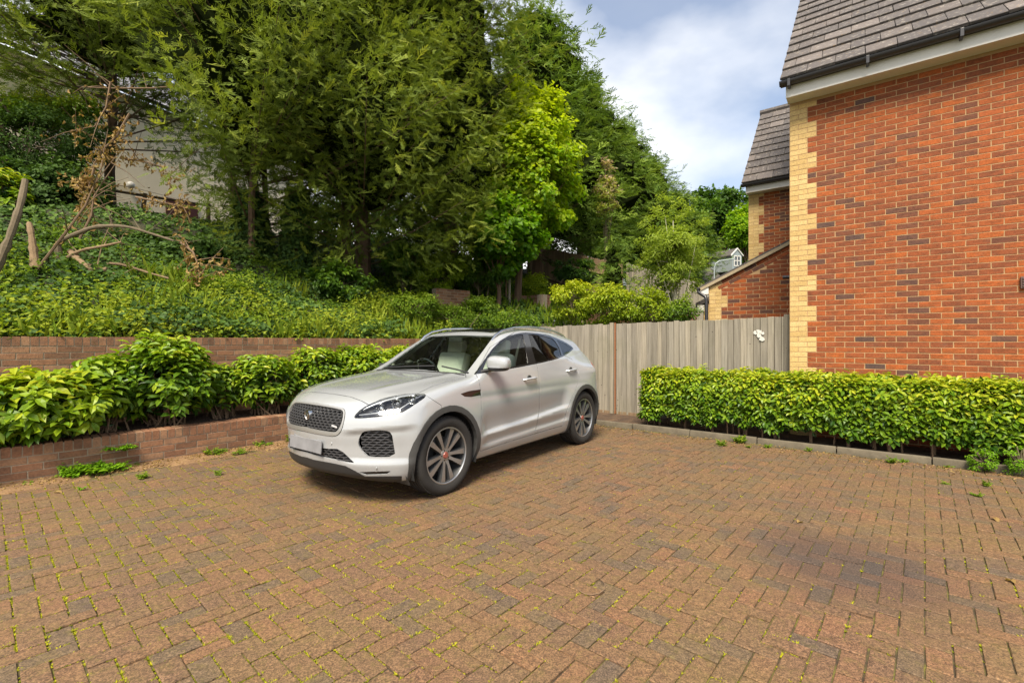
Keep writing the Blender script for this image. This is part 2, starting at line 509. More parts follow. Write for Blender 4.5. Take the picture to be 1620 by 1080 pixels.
def wood_mat(name, a, b_, knots=True):
    m, t, b = new_mat(name)
    r = rnd_attr(t)
    geo = nt(t, 'ShaderNodeNewGeometry'); mp_ = nt(t, 'ShaderNodeMapping'); mp_.inputs['Scale'].default_value = (38, 38, 1.6)
    t.links.new(geo.outputs['Position'], mp_.inputs['Vector'])
    n = nt(t, 'ShaderNodeTexNoise', i_Scale=1.0, i_Detail=7.0, i_Roughness=0.65); t.links.new(mp_.outputs[0], n.inputs['Vector'])
    c = ramp(t, [(0.30, a), (0.70, b_)]); t.links.new(n.outputs['Fac'], c.inputs[0])
    k = ramp(t, [(0.0, (0.76, 0.75, 0.74)), (0.5, (1, 1, 1)), (1.0, (1.14, 1.11, 1.06))]); t.links.new(r[0], k.inputs[0])
    c1 = mix(t, c.outputs[0], k.outputs[0], 1.0, 'MULTIPLY')
    if knots:
        v = nt(t, 'ShaderNodeTexVoronoi', i_Scale=7.0); t.links.new(geo.outputs['Position'], v.inputs['Vector'])
        kr = ramp(t, [(0.035, (1, 1, 1)), (0.085, (0, 0, 0))]); t.links.new(v.outputs['Distance'], kr.inputs[0])
        c1 = mix(t, c1, (0.035, 0.027, 0.020), kr.outputs[0])
    g = pos_noise(t, 1.4, 5); gr_ = ramp(t, [(0.5, (0, 0, 0)), (0.8, (0.35, 0.35, 0.35))]); t.links.new(g.outputs['Fac'], gr_.inputs[0])
    c1 = mix(t, c1, (0.13, 0.13, 0.07), gr_.outputs[0])
    t.links.new(c1, b.inputs['Base Color']); b.inputs['Roughness'].default_value = 0.9; b.inputs['Specular IOR Level'].default_value = 0.2
    bump(t, b, n.outputs['Fac'], 0.4, 0.004)
    return m
M_wood = wood_mat('weathered_boards', (0.15, 0.135, 0.108), (0.29, 0.262, 0.215))
M_wood2 = wood_mat('brown_boards', (0.17, 0.115, 0.068), (0.32, 0.225, 0.14), False)
M_pale = wood_mat('pale_boards', (0.24, 0.21, 0.16), (0.42, 0.37, 0.29), False)
def tile_mat(name, stops):
    m, t, b = new_mat(name)
    r = rnd_attr(t)
    c = ramp(t, stops); t.links.new(r[0], c.inputs[0])
    n = pos_noise(t, 16, 6, 0.72); n2 = pos_noise(t, 5, 4)
    l = ramp(t, [(0.55, (0, 0, 0)), (0.68, (0.75, 0.75, 0.75))]); t.links.new(n.outputs['Fac'], l.inputs[0])
    c1 = mix(t, c.outputs[0], (0.31, 0.28, 0.24), l.outputs[0])                # pale lichen
    l2 = ramp(t, [(0.62, (0, 0, 0)), (0.72, (0.7, 0.7, 0.7))])
    n3 = pos_noise(t, 23, 4); t.links.new(n3.outputs['Fac'], l2.inputs[0])
    c2 = mix(t, c1, (0.20, 0.12, 0.035), l2.outputs[0])                        # ochre lichen
    t.links.new(c2, b.inputs['Base Color']); b.inputs['Roughness'].default_value = 0.8
    bump(t, b, n.outputs['Fac'], 0.4, 0.006)
    return m
M_tile = tile_mat('grey_tile', [(0.0, (0.060, 0.052, 0.050)), (0.5, (0.088, 0.074, 0.068)), (1.0, (0.118, 0.100, 0.092))])
M_upvc = simple('white_upvc', (0.62, 0.60, 0.55), 0.45, var=0.10, scale=5)
M_pipe = simple('black_pipe', (0.022, 0.022, 0.026), 0.35, var=0.3)
M_render = simple('cream_render', (0.90, 0.79, 0.60), 0.9, var=0.06, scale=6, bmp=0.3)
M_slate = tile_mat('slate', [(0.0, (0.16, 0.16, 0.18)), (1.0, (0.27, 0.27, 0.30))])
M_bark = simple('bark', (0.115, 0.070, 0.043), 0.95, var=0.45, scale=18, bmp=0.8)
M_bark2 = simple('grey_bark', (0.13, 0.100, 0.062), 0.95, var=0.4, scale=16, bmp=0.6)
M_log = simple('dead_wood', (0.20, 0.135, 0.075), 0.95, var=0.4, scale=22, bmp=0.8)
M_twig = simple('dry_twig', (0.17, 0.11, 0.065), 0.95, var=0.35, scale=10)
M_birch = simple('birch_bark', (0.50, 0.46, 0.38), 0.8, var=0.4, scale=12)
M_pane = simple('window_pane', (0.03, 0.04, 0.045), 0.08, var=0.2, spec=0.6)
M_maroon = simple('maroon_paint', (0.075, 0.012, 0.012), 0.5, var=0.25)
M_steel = simple('grey_steel', (0.28, 0.32, 0.32), 0.45, metal=0.3)
M_rust = simple('rusty_iron', (0.23, 0.085, 0.030), 0.85, var=0.4, scale=30)
# ================================================================== the setting
AX = Vector((0.6, 0.8, 0)); EX = Vector((0.8, -0.6, 0))        # away from us along the houses' sides; along their fronts
PX = Vector((0.6626, 0.749, 0)); NX = Vector((-0.749, 0.6626, 0))   # along the garden walls; up the bank
PW = gr(0, 771)                                                 # foot of the low wall at the picture's left edge
UW = PW + NX * 1.00                                             # foot of the retaining wall
KB = gr(1000, 669, 0.10); KB.z = 0                              # kerb
FN = gr(1000, 656.5, 0.05); FN.z = 0                            # board fence
HC = Vector((4.165, 7.0, 0))                                    # corner of the near house

gm = MB().quad((-900, -300, -0.06), (900, -300, -0.06), (900, 2200, -0.06), (-900, 2200, -0.06)).build('ground', M_field)
tag(gm, kind='structure')

# ---- paving in herringbone
court = MB().quad((-14, -4, -0.007), (14, -4, -0.007), (14, 13, -0.007), (-14, 13, -0.007)).build('parking_court', M_joint)
tag(court, kind='structure')
PB = Vector((PX.y, -PX.x, 0))
PV = Pieces()
fr_i = np.stack([np.array(PX), np.array((0, 0, -1.0)), -np.array(PB)], 1)   # long side along PX, face up
fr_j = np.stack([np.array(PB), np.array((0, 0, -1.0)), np.array(PX)], 1)
moss_pts = []
w0 = 0.098
for i in range(-100, 140):
    for j in range(-118, 118):
        t_ = (i - j) % 4
        if t_ not in (0, 3): continue
        ci, cj = ((i + 1) * w0, (j + 0.5) * w0) if t_ == 0 else ((i + 0.5) * w0, (j + 1) * w0)
        X = PX.x * ci + PB.x * cj; Y = PX.y * ci + PB.y * cj
        if Y < 1.2 or Y > 11.0 or abs(X) > 1.22 * Y + 0.9: continue
        if (X - PW.x) * NX.x + (Y - PW.y) * NX.y > -0.28: continue
        if (X - KB.x) * AX.x + (Y - KB.y) * AX.y > -0.07: continue
        tl = rng.normal(0, 0.006, 2)
        fr = (fr_i if t_ == 0 else fr_j).copy()
        fr[2, 0] += tl[0]; fr[2, 2] += tl[1]
        PV.add(0.1890, 0.0910, 0.014, fr, (X, Y, -0.013 + rng.normal(0, 0.0016)), M_paver, 0.0028, 0.0013)
        moss_pts.append((X, Y, 1 if t_ == 0 else 0))
PV.finish(court, 'paver', 'paver_field')

# moss and small weeds rooted in the joints
mp_ = np.array(moss_pts)
N = 72000
k = rng.integers(0, len(mp_), N)
side = rng.integers(0, 4, N); along = rng.uniform(-0.5, 0.5, N)
hi = mp_[k, 2] > 0.5
la = np.where(side < 2, along * 0.196, np.where(side == 2, 0.098, -0.098)); lb = np.where(side == 0, 0.049, np.where(side == 1, -0.049, along * 0.098))
dx = np.where(hi, PX.x * la + PB.x * lb, PB.x * la - PX.x * lb); dy = np.where(hi, PX.y * la + PB.y * lb, PB.y * la - PX.y * lb)
L = np.stack([mp_[k, 0] + dx, mp_[k, 1] + dy, np.full(N, -0.005)], 1)
dens = 0.46 + 0.50 * lump(L, 1.3, 2.0) + 0.60 * lump(L, 9.0, 0.5) - 0.20 * L[:, 0] - 0.06 * (L[:, 1] - 3.0)
wear = np.hypot(L[:, 0] - gr(1335, 893).x, L[:, 1] - gr(1335, 893).y)
dens = np.where(wear < 0.75, -1, dens)
ok = rng.random(N) < np.clip(dens, 0.03, 1)
L = L[ok]; n_ = len(L)
tuft_v, tuft_f = [], []
gg = np.random.default_rng(3)
for q in range(7):
    a = gg.uniform(0, 6.28); le = gg.uniform(0.6, 1.0); i0 = len(tuft_v); rr_ = gg.uniform(0, 0.35)
    cx, cy = rr_ * math.cos(a * 3), rr_ * math.sin(a * 3)
    tuft_v += [(cx - 0.24 * math.sin(a), cy + 0.24 * math.cos(a), 0), (cx + 0.24 * math.sin(a), cy - 0.24 * math.cos(a), 0), (cx + math.cos(a) * le * 0.75, cy + math.sin(a) * le * 0.75, 0.55 * le)]
    tuft_f.append((i0, i0 + 1, i0 + 2))
M_moss = leaf_mat('joint_moss', [(0.0, (0.13, 0.14, 0.008)), (0.5, (0.27, 0.26, 0.012)), (1.0, (0.40, 0.36, 0.020))], 0.2, 0.8, 0.1)
an = rng.uniform(0, 6.28, n_); sz = rng.uniform(0.008, 0.021, n_) * (0.75 + 0.6 * rng.random(n_) ** 2)
V, Fc, rr, _ = instance(np.array(tuft_v), np.array(tuft_f), leaf_frames(np.tile([0, 0, 1.0], (n_, 1)), np.stack([np.cos(an), np.sin(an), 0 * an], 1), sz), L, rng.random((n_, 3)))
tag(obj_np('moss', V, Fc, M_moss, None, rr), 'yellow green moss growing in the joints of the paving', 'moss', kind='stuff')

# ---- kerb and the soil bed behind it
kerb = thing('kerb', KB, kind='structure')
KP = Pieces()
for q in range(-3, 8):
    c = KB + EX * (0.915 * q + 0.45)
    tw = rng.normal(0, 0.006)
    fr = frame(EX, AX)
    m_ = MB()
    b_ = m_.box(c + AX * (0.045 + tw) + Vector((0, 0, 0.02 + rng.normal(0, 0.004))), (0.905, 0.065, 0.12), Matrix(((EX.x, AX.x, 0), (EX.y, AX.y, 0), (0, 0, 1))), 0.012)
    m_.build('kerb_stone', M_conc, kerb, True)
bed = MB()
p0 = KB + AX * 0.09 - EX * 3.2; p1 = KB + AX * 0.09 + EX * 7
bed.quad(*[(p.x, p.y, 0.045) for p in (p0, p1, p1 + AX * 2.4, p0 + AX * 2.4)])
tag(bed.build('planting_bed', M_soil), kind='structure')

# ---- low planter wall and the retaining wall behind it
def garden_wall(name, foot, s0, s1, z0, z1, label, group=None, thick=0.215, bias=None):
    w_ = thing(name, foot, label, 'wall', group)
    o = foot + PX * s0
    core = MB()
    L_ = s1 - s0
    a = o; b = o + PX * L_
    core.prism([(a.x, a.y, z0 - 0.1), (b.x, b.y, z0 - 0.1), (b.x, b.y, z1 - 0.012), (a.x, a.y, z1 - 0.012)], NX * thick).build('mortar_core', M_mortar2, w_)
    P = Pieces()
    zc = z1 - 0.1125
    brick_wall(P, o, PX, L_, zc - 0.075 * round((zc - z0) / 0.075 + 0.5), zc, M_garden, proud=0.0045, jt=0.011)
    nb = int(L_ / 0.075)
    for q in range(nb):                                  # bricks on edge along the top
        c = o + PX * ((q + 0.5) * 0.075) + NX * (thick / 2)
        z = z1 - 0.0525 + rng.normal(0, 0.0015)
        bv = np.stack([np.array(PX), np.array((0, 0, -1.0)), -np.array(PB)], 1)
        P.add(0.065, thick + 0.012, 0.105, bv, (c.x, c.y, z1 - 0.105 + rng.normal(0, 0.0015)), M_garden, 0.003, 0.0014)
    P.finish(w_, 'brick', 'brickwork', bias=bias)
    return w_
garden_wall('planter_wall', PW, -1.5, 7.45, 0.0, 0.385, 'low brick planter wall capped with bricks on edge beside the paving')
garden_wall('retaining_wall', UW, -2.0, 8.4, 0.30, 1.485, 'chest-high red brick retaining wall at the foot of the ivy bank', bias=lambda u, v: 3.0 if (u < 640 and v < 590) else 1.0)
bed2 = MB()
a = PW + PX * -1.5 + NX * 0.21; b = PW + PX * 8.2 + NX * 0.21
n_ = 40
for q in range(n_):
    c0 = a.lerp(b, q / n_); c1 = a.lerp(b, (q + 1) / n_)
    bed2.quad((c0.x, c0.y, 0.34), (c1.x, c1.y, 0.34), (c1.x + NX.x * 0.8, c1.y + NX.y * 0.8, 0.40), (c0.x + NX.x * 0.8, c0.y + NX.y * 0.8, 0.40))
tag(bed2.build('planter_soil', M_soil), kind='structure')
# drift of earth and leaf litter along the foot of the wall
lit = MB(); nseg = 60
rows = []
for q in range(nseg + 1):
    s_ = -1.4 + 8.6 * q / nseg
    f0 = PW + PX * s_
    wd = 0.30 + 0.10 * math.sin(q * 0.7) + 0.08 * math.sin(q * 1.9 + 1)
    rows.append([lit.bm.verts.new((f0 - NX * (wd * t_ - 0.01))[:2] + (0.035 * (1 - t_) ** 1.6 + 0.006 * math.sin(q * 2.3 + t_ * 5) * (1 - t_) - (0.016 if t_ > 0.99 else 0),)) for t_ in (0, 0.25, 0.5, 0.75, 1.0)])
for q in range(nseg):
    for r_ in range(4):
        lit.bm.faces.new((rows[q][r_], rows[q + 1][r_], rows[q + 1][r_ + 1], rows[q][r_ + 1]))
tag(lit.build('leaf_litter', M_litter, None, True), 'brown leaf litter drifted along the planter wall foot', 'litter', kind='stuff')

# ---- the bank
def bank_z(X, Y):
    X = np.asarray(X, float); Y = np.asarray(Y, float)
    q = (X - UW.x) * NX.x + (Y - UW.y) * NX.y
    s_ = (X - UW.x) * PX.x + (Y - UW.y) * PX.y
    sh = 1.1 * np.clip((s_ - 7.5) / 3.0, 0, 1)
    qq = q + sh
    up = 1.43 + 0.47 * np.clip(qq - 0.15, 0, 50)
    cap_ = 4.75 + 0.02 * np.clip(s_, 0, 40)
    k_ = 0.8
    h_ = np.clip(0.5 + 0.5 * (cap_ - up) / k_, 0, 1)
    z = cap_ + (up - cap_) * h_ - k_ * h_ * (1 - h_)
    low = 0.35 + 1.08 * np.clip((qq + 3.2) / 3.2, 0, 1)
    z = np.where(qq < 0.15, np.minimum(z, low), z)
    P3 = np.stack([X, Y, 0 * X], -1).reshape(-1, 3)
    nz = (0.13 * lump(P3, 1.1, 3.0) + 0.06 * lump(P3, 3.1, 1.0)).reshape(X.shape)
    return z + nz * np.clip((qq - 0.2) / 1.0, 0, 1)
def grid_patch(name, s0, s1, q0, q1, ds):
    ns, nq = int((s1 - s0) / ds), int((q1 - q0) / ds)
    A, B = np.meshgrid(np.linspace(s0, s1, ns), np.linspace(q0, q1, nq), indexing='ij')
    X = UW.x + PX.x * A + NX.x * B; Y = UW.y + PX.y * A + NX.y * B
    V = np.stack([X, Y, bank_z(X, Y)], -1).reshape(-1, 3)
    I = np.arange(ns * nq).reshape(ns, nq)
    Fc = np.stack([I[:-1, :-1], I[1:, :-1], I[1:, 1:], I[:-1, 1:]], -1).reshape(-1, 4)
    return tag(obj_np(name, V, Fc, M_bank, None, None, True), kind='structure')
grid_patch('bank', -6, 44, 0.19, 24, 0.32)
grid_patch('bank_terrace', 8.45, 44, -7.0, 0.2, 0.4)

def bank_hit(u, v, lift=0.0):                              # depth at which a picture point meets the bank
    for Y in np.arange(5.0, 24.0, 0.05):
        p = at(u, v, Y)
        q = (p.x - UW.x) * NX.x + (p.y - UW.y) * NX.y
        if q > 0.19 and p.z < float(bank_z(p.x, p.y)) + lift: return float(Y)
    return 99.0
# ---- board fence
def board_fence(name, o, d, length, zb, zt0, zt1, mat, label, bw=0.1, posts=(), rails=(), thick=0.018, follow=None, group=None):
    f_ = thing(name, o, label, 'fence', group)
    d = Vector(d).normalized(); inw = Vector((-d.y, d.x, 0))
    n = int(length / bw)
    P = Pieces()
    for q in range(n):
        t_ = (q + 0.5) * bw
        c = Vector(o) + d * t_
        zt = zt0 + (zt1 - zt0) * t_ / length + rng.normal(0, 0.006)
        z0_ = zb if follow is None else follow(c)
        if follow is not None: zt = z0_ + zt0 + rng.normal(0, 0.008)
        ang = 0.10 + rng.normal(0, 0.035)
        fr = frame(d * math.cos(ang) + inw * math.sin(ang), inw * math.cos(ang) - d * math.sin(ang))
        P.add(bw * 0.95, zt - z0_, thick, fr, (c.x, c.y, (zt + z0_) / 2), mat, 0.003, 0.0015)
    P.finish(f_, 'board', 'boards')
    nn = 10                                                # plain dark sheet added behind, showing as dark lines between the boards
    mb = MB()
    for q in range(nn):
        a, b = Vector(o) + d * (length * q / nn) + inw * 0.012, Vector(o) + d * (length * (q + 1) / nn) + inw * 0.012
        za_, zb3 = (zb, zb) if follow is None else (follow(a), follow(b))
        ta = (zt0 + (zt1 - zt0) * q / nn if follow is None else za_ + zt0) - 0.02; tb = (zt0 + (zt1 - zt0) * (q + 1) / nn if follow is None else zb3 + zt0) - 0.02
        mb.quad((a.x, a.y, za_), (b.x, b.y, zb3), (b.x, b.y, tb), (a.x, a.y, ta))
    mb.build('backing', M_twig, f_)
    for t_ in posts:
        c = Vector(o) + d * t_; zt = zt0 + (zt1 - zt0) * t_ / length; z0_ = zb
        if follow is not None: z0_ = follow(c); zt = z0_ + zt0
        MB().box((c.x - inw.x * 0.035, c.y - inw.y * 0.035, (z0_ + zt) / 2), (0.085, 0.085, zt - z0_ + 0.03), Matrix.Rotation(math.atan2(d.y, d.x), 3, 'Z'), 0.006).build('post', mat, f_)
    for h_ in rails:
        if follow is None:
            a = Vector(o) - inw * 0.02; b = a + d * length
            MB().tube([(a.x, a.y, zb + h_), (b.x, b.y, zb + h_)], 0.045, 4).build('rail', mat, f_)
        else:
            mb = MB(); mb.tube([tuple((Vector(o) + d * tt - inw * 0.045)[:2]) + (follow(Vector(o) + d * tt) + h_,) for tt in np.linspace(0, length, 8)], 0.05, 4); mb.build('rail', mat, f_)
    return f_
f0 = FN - EX * 2.85
bf = board_fence('board_fence', f0, EX, 5.40, 0.05, 1.725, 1.815, M_wood, 'weathered grey close-board fence behind the clipped hedge', 0.098)
def fence_t(u):                                           # distance along the fence of a picture column
    k_ = (u - 810) / F_PX
    return (k_ * f0.y - f0.x) / (EX.x - k_ * EX.y)
for u_, m_, wd in ((969, M_pale, 0.075), (1052, M_wood, 0.08)):
    c = f0 + EX * fence_t(u_) - AX * 0.03
    MB().box((c.x, c.y, 0.92), (wd, 0.04, 1.74), Matrix.Rotation(math.atan2(EX.y, EX.x), 3, 'Z'), 0.005).build('post', m_, bf)
c = f0 + EX * fence_t(974.5) - AX * 0.035
MB().box((c.x, c.y, 0.92), (0.022, 0.03, 1.73), Matrix.Rotation(math.atan2(EX.y, EX.x), 3, 'Z'), 0.003).build('strap', M_rust, bf)['label'] = 'rusty iron strap'
c = f0 + EX * (fence_t(1246)) - AX * 0.03
MB().box((c.x, c.y, 0.95), (0.09, 0.05, 1.80), Matrix.Rotation(math.atan2(EX.y, EX.x), 3, 'Z'), 0.005).build('post', M_wood, bf)
gb = f0 + EX * 2.7
MB().box((gb.x, gb.y, 0.02), (5.4, 0.04, 0.16), Matrix.Rotation(math.atan2(EX.y, EX.x), 3, 'Z'), 0.006).build('gravel_board', M_wood2, bf)
mb = MB()                                                 # dried splash of white paint
for (u_, v_, r_) in ((1196, 526, 0.036), (1201, 525, 0.040), (1202, 531, 0.036), (1206, 536, 0.036), (1207, 527, 0.024)):
    c = f0 + EX * fence_t(u_) - AX * 0.032
    zz = CAM_H - (v_ - 540) / F_PX * c.y
    ring = []
    for q in range(12):
        a = q * math.pi / 6; rr_ = r_ * (0.75 + 0.5 * random.random())
        p = c + EX * (rr_ * math.cos(a)); ring.append((p.x, p.y, zz + rr_ * math.sin(a)))
    c2 = c - AX * 0.004
    mb.prism(ring, -AX * 0.004)
tag(mb.build('paint_splash', simple('old_white_paint', (0.50, 0.49, 0.45), 0.7, var=0.35, scale=60), bf), kind='stuff')

# ---- houses
def tiled_roof(parent, o, d, back, length, slope_len, pitch, z_eave, mat, tw=0.33, expo=0.345, name='tile'):
    """courses of flat tiles from the eave up; o = eave line's left end, d along the eave, back = plan direction up the slope"""
    d = Vector(d); up = (Vector(back) * math.cos(pitch) + Vector((0, 0, 1)) * math.sin(pitch))
    nrm = d.cross(up).normalized()
    if nrm.z < 0: nrm = -nrm
    P = Pieces()
    n = int(slope_len / expo)
    tilt = 0.085
    up2 = (up * math.cos(tilt) + nrm * -math.sin(tilt)).normalized(); nr2 = d.cross(up2).normalized()
    if nr2.z < 0: nr2 = -nr2
    fr = np.stack([np.array(d), -np.array(nr2), np.array(up2)], 1)
    if np.linalg.det(fr) < 0: fr[:, 0] *= -1
    for r in range(n):
        off = 0.0 if r % 2 == 0 else -tw / 2
        for c in range(int(length / tw) + 2):
            a = max(0, off + c * tw); b = min(length, off + (c + 1) * tw)
            if b - a < 0.05: continue
            p = Vector(o) + d * ((a + b) / 2) + up * (r * expo + expo * 0.56) + nrm * 0.018
            P.add(b - a - 0.005, expo * 1.18, 0.036, fr, p, mat, 0.005, 0.0022)
    P.finish(parent, name, 'tiles')
    q0 = Vector(o); q1 = q0 + d * length; q2 = q1 + up * slope_len; q3 = q0 + up * slope_len
    MB().prism([q - nrm * 0.02 for q in (q0, q1, q2, q3)], -nrm * 0.06).build('roof_deck', M_pipe, parent)
def gutter(parent, a, b, r=0.056, drop=True):
    a, b = Vector(a), Vector(b); d = (b - a).normalized(); side = Vector((d.y, -d.x, 0))
    mb = MB(); n = 9; rings = []
    for p in (a, b):
        rings.append([mb.bm.verts.new(p + side * (r * math.cos(t_)) + Vector((0, 0, r * math.sin(t_)))) for t_ in np.linspace(math.pi, 2 * math.pi, n)])
        rings.append([mb.bm.verts.new(p + side * ((r - 0.006) * math.cos(t_)) + Vector((0, 0, (r - 0.006) * math.sin(t_)))) for t_ in np.linspace(math.pi, 2 * math.pi, n)])
    o1, i1, o2, i2 = rings
    for k_ in range(n - 1):
        mb.bm.faces.new((o1[k_], o1[k_ + 1], o2[k_ + 1], o2[k_])); mb.bm.faces.new((i1[k_], i2[k_], i2[k_ + 1], i1[k_ + 1]))
    for k_ in (0, n - 1): mb.bm.faces.new((o1[k_], o2[k_], i2[k_], i1[k_]))
    mb.bm.faces.new(o1 + i1[::-1]); mb.bm.faces.new(o2[::-1] + i2)
    return mb.build('gutter', M_pipe, parent, True)
ROTE = Matrix.Rotation(math.atan2(EX.y, EX.x), 3, 'Z')

# the near house
h1 = thing('brick_house', HC, 'red brick house with buff quoins nearest the camera on the right', 'house', 'brick houses')
W1, ZE = 5.6, 4.98
a = HC + AX * 0.012; b = a + EX * W1
MB().prism([(a.x, a.y, -0.05), (b.x, b.y, -0.05), (b.x, b.y, ZE + 0.05), (a.x, a.y, ZE + 0.05)], AX * 7.5).build('wall', M_mortar, h1)
P = Pieces()
brick_wall(P, HC, EX, 4.6, 0.0, 4.95, M_brick, M_buff, phase=1)
P.finish(h1, 'brick', 'brickwork', bias=lambda u, v: 0 if v > 600 else 1)
out = -AX
fa = HC + out * 0.25 - EX * 0.02
fb = fa + EX * W1
MB().prism([(fa.x, fa.y, ZE), (fb.x, fb.y, ZE), (fb.x, fb.y, ZE + 0.195), (fa.x, fa.y, ZE + 0.195)], AX * 0.024).build('fascia', M_upvc, h1)
sa = fa + AX * 0.024
MB().prism([(sa.x, sa.y, ZE + 0.012), (sa.x + EX.x * W1, sa.y + EX.y * W1, ZE + 0.012), (sa.x + EX.x * W1 + AX.x * .25, sa.y + EX.y * W1 + AX.y * .25, ZE + 0.012), (sa.x + AX.x * .25, sa.y + AX.y * .25, ZE + 0.012)], (0, 0, 0.012)).build('soffit', M_upvc, h1)
MB().prism([(sa.x, sa.y, ZE + 0.026), (sa.x + AX.x * .24, sa.y + AX.y * .24, ZE + 0.026), (sa.x + AX.x * .24, sa.y + AX.y * .24, ZE + 0.30), (sa.x, sa.y, ZE + 0.19)], EX * 0.02).build('box_end', M_upvc, h1)
rf = thing('roof', fa, parent=h1)
ev = HC + out * 0.31 - EX * 0.085
PITCH = R(45)
tiled_roof(rf, (ev.x, ev.y, ZE + 0.215), EX, AX, W1, 6.3, PITCH, ZE, M_tile)
ga = HC + out * 0.335 - EX * 0.09; gb_ = ga + EX * W1
gt = gutter(h1, (ga.x, ga.y, ZE + 0.20), (gb_.x, gb_.y, ZE + 0.20))
for t_ in (0.12, 1.02, 1.92, 2.82):
    c = ga + EX * t_
    MB().box((c.x, c.y, ZE + 0.155), (0.035, 0.122, 0.10), ROTE, 0.004).build('bracket', M_pipe, gt)
vt = HC + EX * 2.40 - AX * 0.012                          # brown air vent
MB().box((vt.x + EX.x * .15, vt.y + EX.y * .15, 2.13), (0.34, 0.03, 0.14), ROTE, 0.004).build('air_vent', simple('brown_vent', (0.085, 0.045, 0.035), 0.6), h1)
for q in range(4):
    MB().box((vt.x + EX.x * .15 - AX.x * .018, vt.y + EX.y * .15 - AX.y * .018, 2.085 + 0.03 * q), (0.31, 0.012, 0.018), ROTE, 0.003).build('vent_slat', MATS['brown_vent'], h1)
m_ = at(1267, 58, 9.4)
mast = MB().tube([m_, m_ + Vector((0, 0, 3.2))], 0.022, 10).build('aerial_mast', M_steel, h1, True)
MB().tube([m_ + Vector((-0.14, 0, 0.06)), m_ + Vector((0.30, 0.05, 0.0))], 0.018, 8).build('mast_bracket', M_steel, h1, True)

# the set-back house behind it and its lean-to
H2 = HC + AX * 4.6 - EX * 1.37
h2 = thing('brick_house', H2, 'second brick house, set back behind the first, with buff quoins and lichen-spotted roof', 'house', 'brick houses')
a = H2 + AX * 0.012; b = a + EX * 1.345
MB().prism([(a.x, a.y, -0.05), (b.x, b.y, -0.05), (b.x, b.y, 5.12), (a.x, a.y, 5.12)], AX * 5.5).build('wall', M_mortar, h2)
P = Pieces()
brick_wall(P, H2, EX, 1.345, 2.4, 5.025, M_brick, M_buff, phase=2)
P.finish(h2, 'brick', 'brickwork')
fa = H2 - AX * 0.22 - EX * 0.02; fb = fa + EX * 1.35
MB().prism([(fa.x, fa.y, 5.03), (fb.x, fb.y, 5.03), (fb.x, fb.y, 5.22), (fa.x, fa.y, 5.22)], AX * 0.24).build('fascia', M_upvc, h2)
ev = H2 - AX * 0.29 - EX * 0.10
rf2 = thing('roof', fa, parent=h2)
tiled_roof(rf2, (ev.x, ev.y, 5.23), EX, AX, 1.43, 3.9, R(45), 5.2, M_tile)
rp_ = Vector((ev.x, ev.y, 5.26)) + (AX * math.cos(R(45)) + Vector((0, 0, math.sin(R(45))))) * 3.9
MB().tube([rp_ - EX * 0.02, rp_ + EX * 1.45], 0.11, 8).build('ridge_tile', M_tile, rf2)
ga = H2 - AX * 0.30 - EX * 0.11; gb_ = ga + EX * 1.44
gutter(h2, (ga.x, ga.y, 5.225), (gb_.x, gb_.y, 5.225))

LC = HC + AX * 1.70 - EX * 1.57
lt = thing('brick_lean_to', LC, 'single-storey brick lean-to with sloping roof edge behind the board fence', 'outbuilding')
TL = math.tan(R(25.5))
ztop = lambda x: 2.53 + TL * x
a = LC + AX * 0.012; b = a + EX * 1.545
MB().prism([(a.x, a.y, -0.05), (b.x, b.y, -0.05), (b.x, b.y, ztop(1.545)), (a.x, a.y, ztop(0))], AX * 2.85).build('wall', M_mortar, lt)
P = Pieces()
brick_wall(P, LC, EX, 1.545, 1.2, 3.45, M_brick, M_buff, phase=0, keep=lambda x, z, hw: z + 0.0375 < ztop(x - hw * 0.4) - 0.125 or (x < 0.25 and z < ztop(x) - 0.03))
d_s = (EX * math.cos(R(25.5)) + Vector((0, 0, math.sin(R(25.5))))).normalized()
n_s = (Vector((0, 0, 1)) * math.cos(R(25.5)) - EX * math.sin(R(25.5))).normalized()
fr = np.stack([np.array(d_s), np.array(AX), np.array(n_s)], 1)
for rw in range(2):                                       # two raking courses under the verge
    for q in range(8):
        x0 = 0.24 + 0.225 * q - (0.11 if rw else 0.0)
        p = LC + d_s * (x0 + 0.11) + Vector((0, 0, 2.53)) - n_s * (0.045 + 0.075 * rw)
        if (p - LC).dot(EX) > 1.47: continue
        P.add(0.215, 0.065, 0.03, fr, (p.x + AX.x * 0.0355, p.y + AX.y * 0.0355, p.z), M_brick, 0.003, 0.001)
P.finish(lt, 'brick', 'brickwork')
vb = LC - EX * 0.14 - AX * 0.05
v0 = Vector((vb.x, vb.y, ztop(-0.14) - 0.012)); v1 = v0 + d_s * 1.86
M_verge = simple('verge_mortar', (0.30, 0.245, 0.16), 0.95, var=0.3, scale=25)
MB().prism([v0, v1, v1 + n_s * 0.055, v0 + n_s * 0.055], AX * 0.06).build('verge', M_verge, lt)
MB().prism([v0 + n_s * 0.056 - d_s * .03, v1 + n_s * 0.056, v1 + n_s * 0.085, v0 + n_s * 0.085 - d_s * .03], AX * 2.95).build('roof', M_tile, lt)
be = LC - EX * 0.075
MB().box((be.x + AX.x * .04, be.y + AX.y * .04, 2.435), (0.145, 0.14, 0.13), ROTE, 0.004).build('box_end', M_upvc, lt)
g0 = LC - EX * 0.20
gutter(lt, (g0.x, g0.y, 2.53), (g0.x + AX.x * 2.9, g0.y + AX.y * 2.9, 2.53), 0.05)
d0 = LC - EX * 0.035 - AX * 0.05
MB().tube([(g0.x, g0.y, 2.49), (g0.x, g0.y, 2.42), (d0.x - EX.x * .02, d0.y - EX.y * .02, 2.32), (d0.x, d0.y, 2.26), (d0.x, d0.y, 0.0)], 0.034, 10).build('downpipe', M_pipe, lt, True)
ov = HC + AX * 0.9 - EX * 0.0
op = at(1249, 438, 7.9)
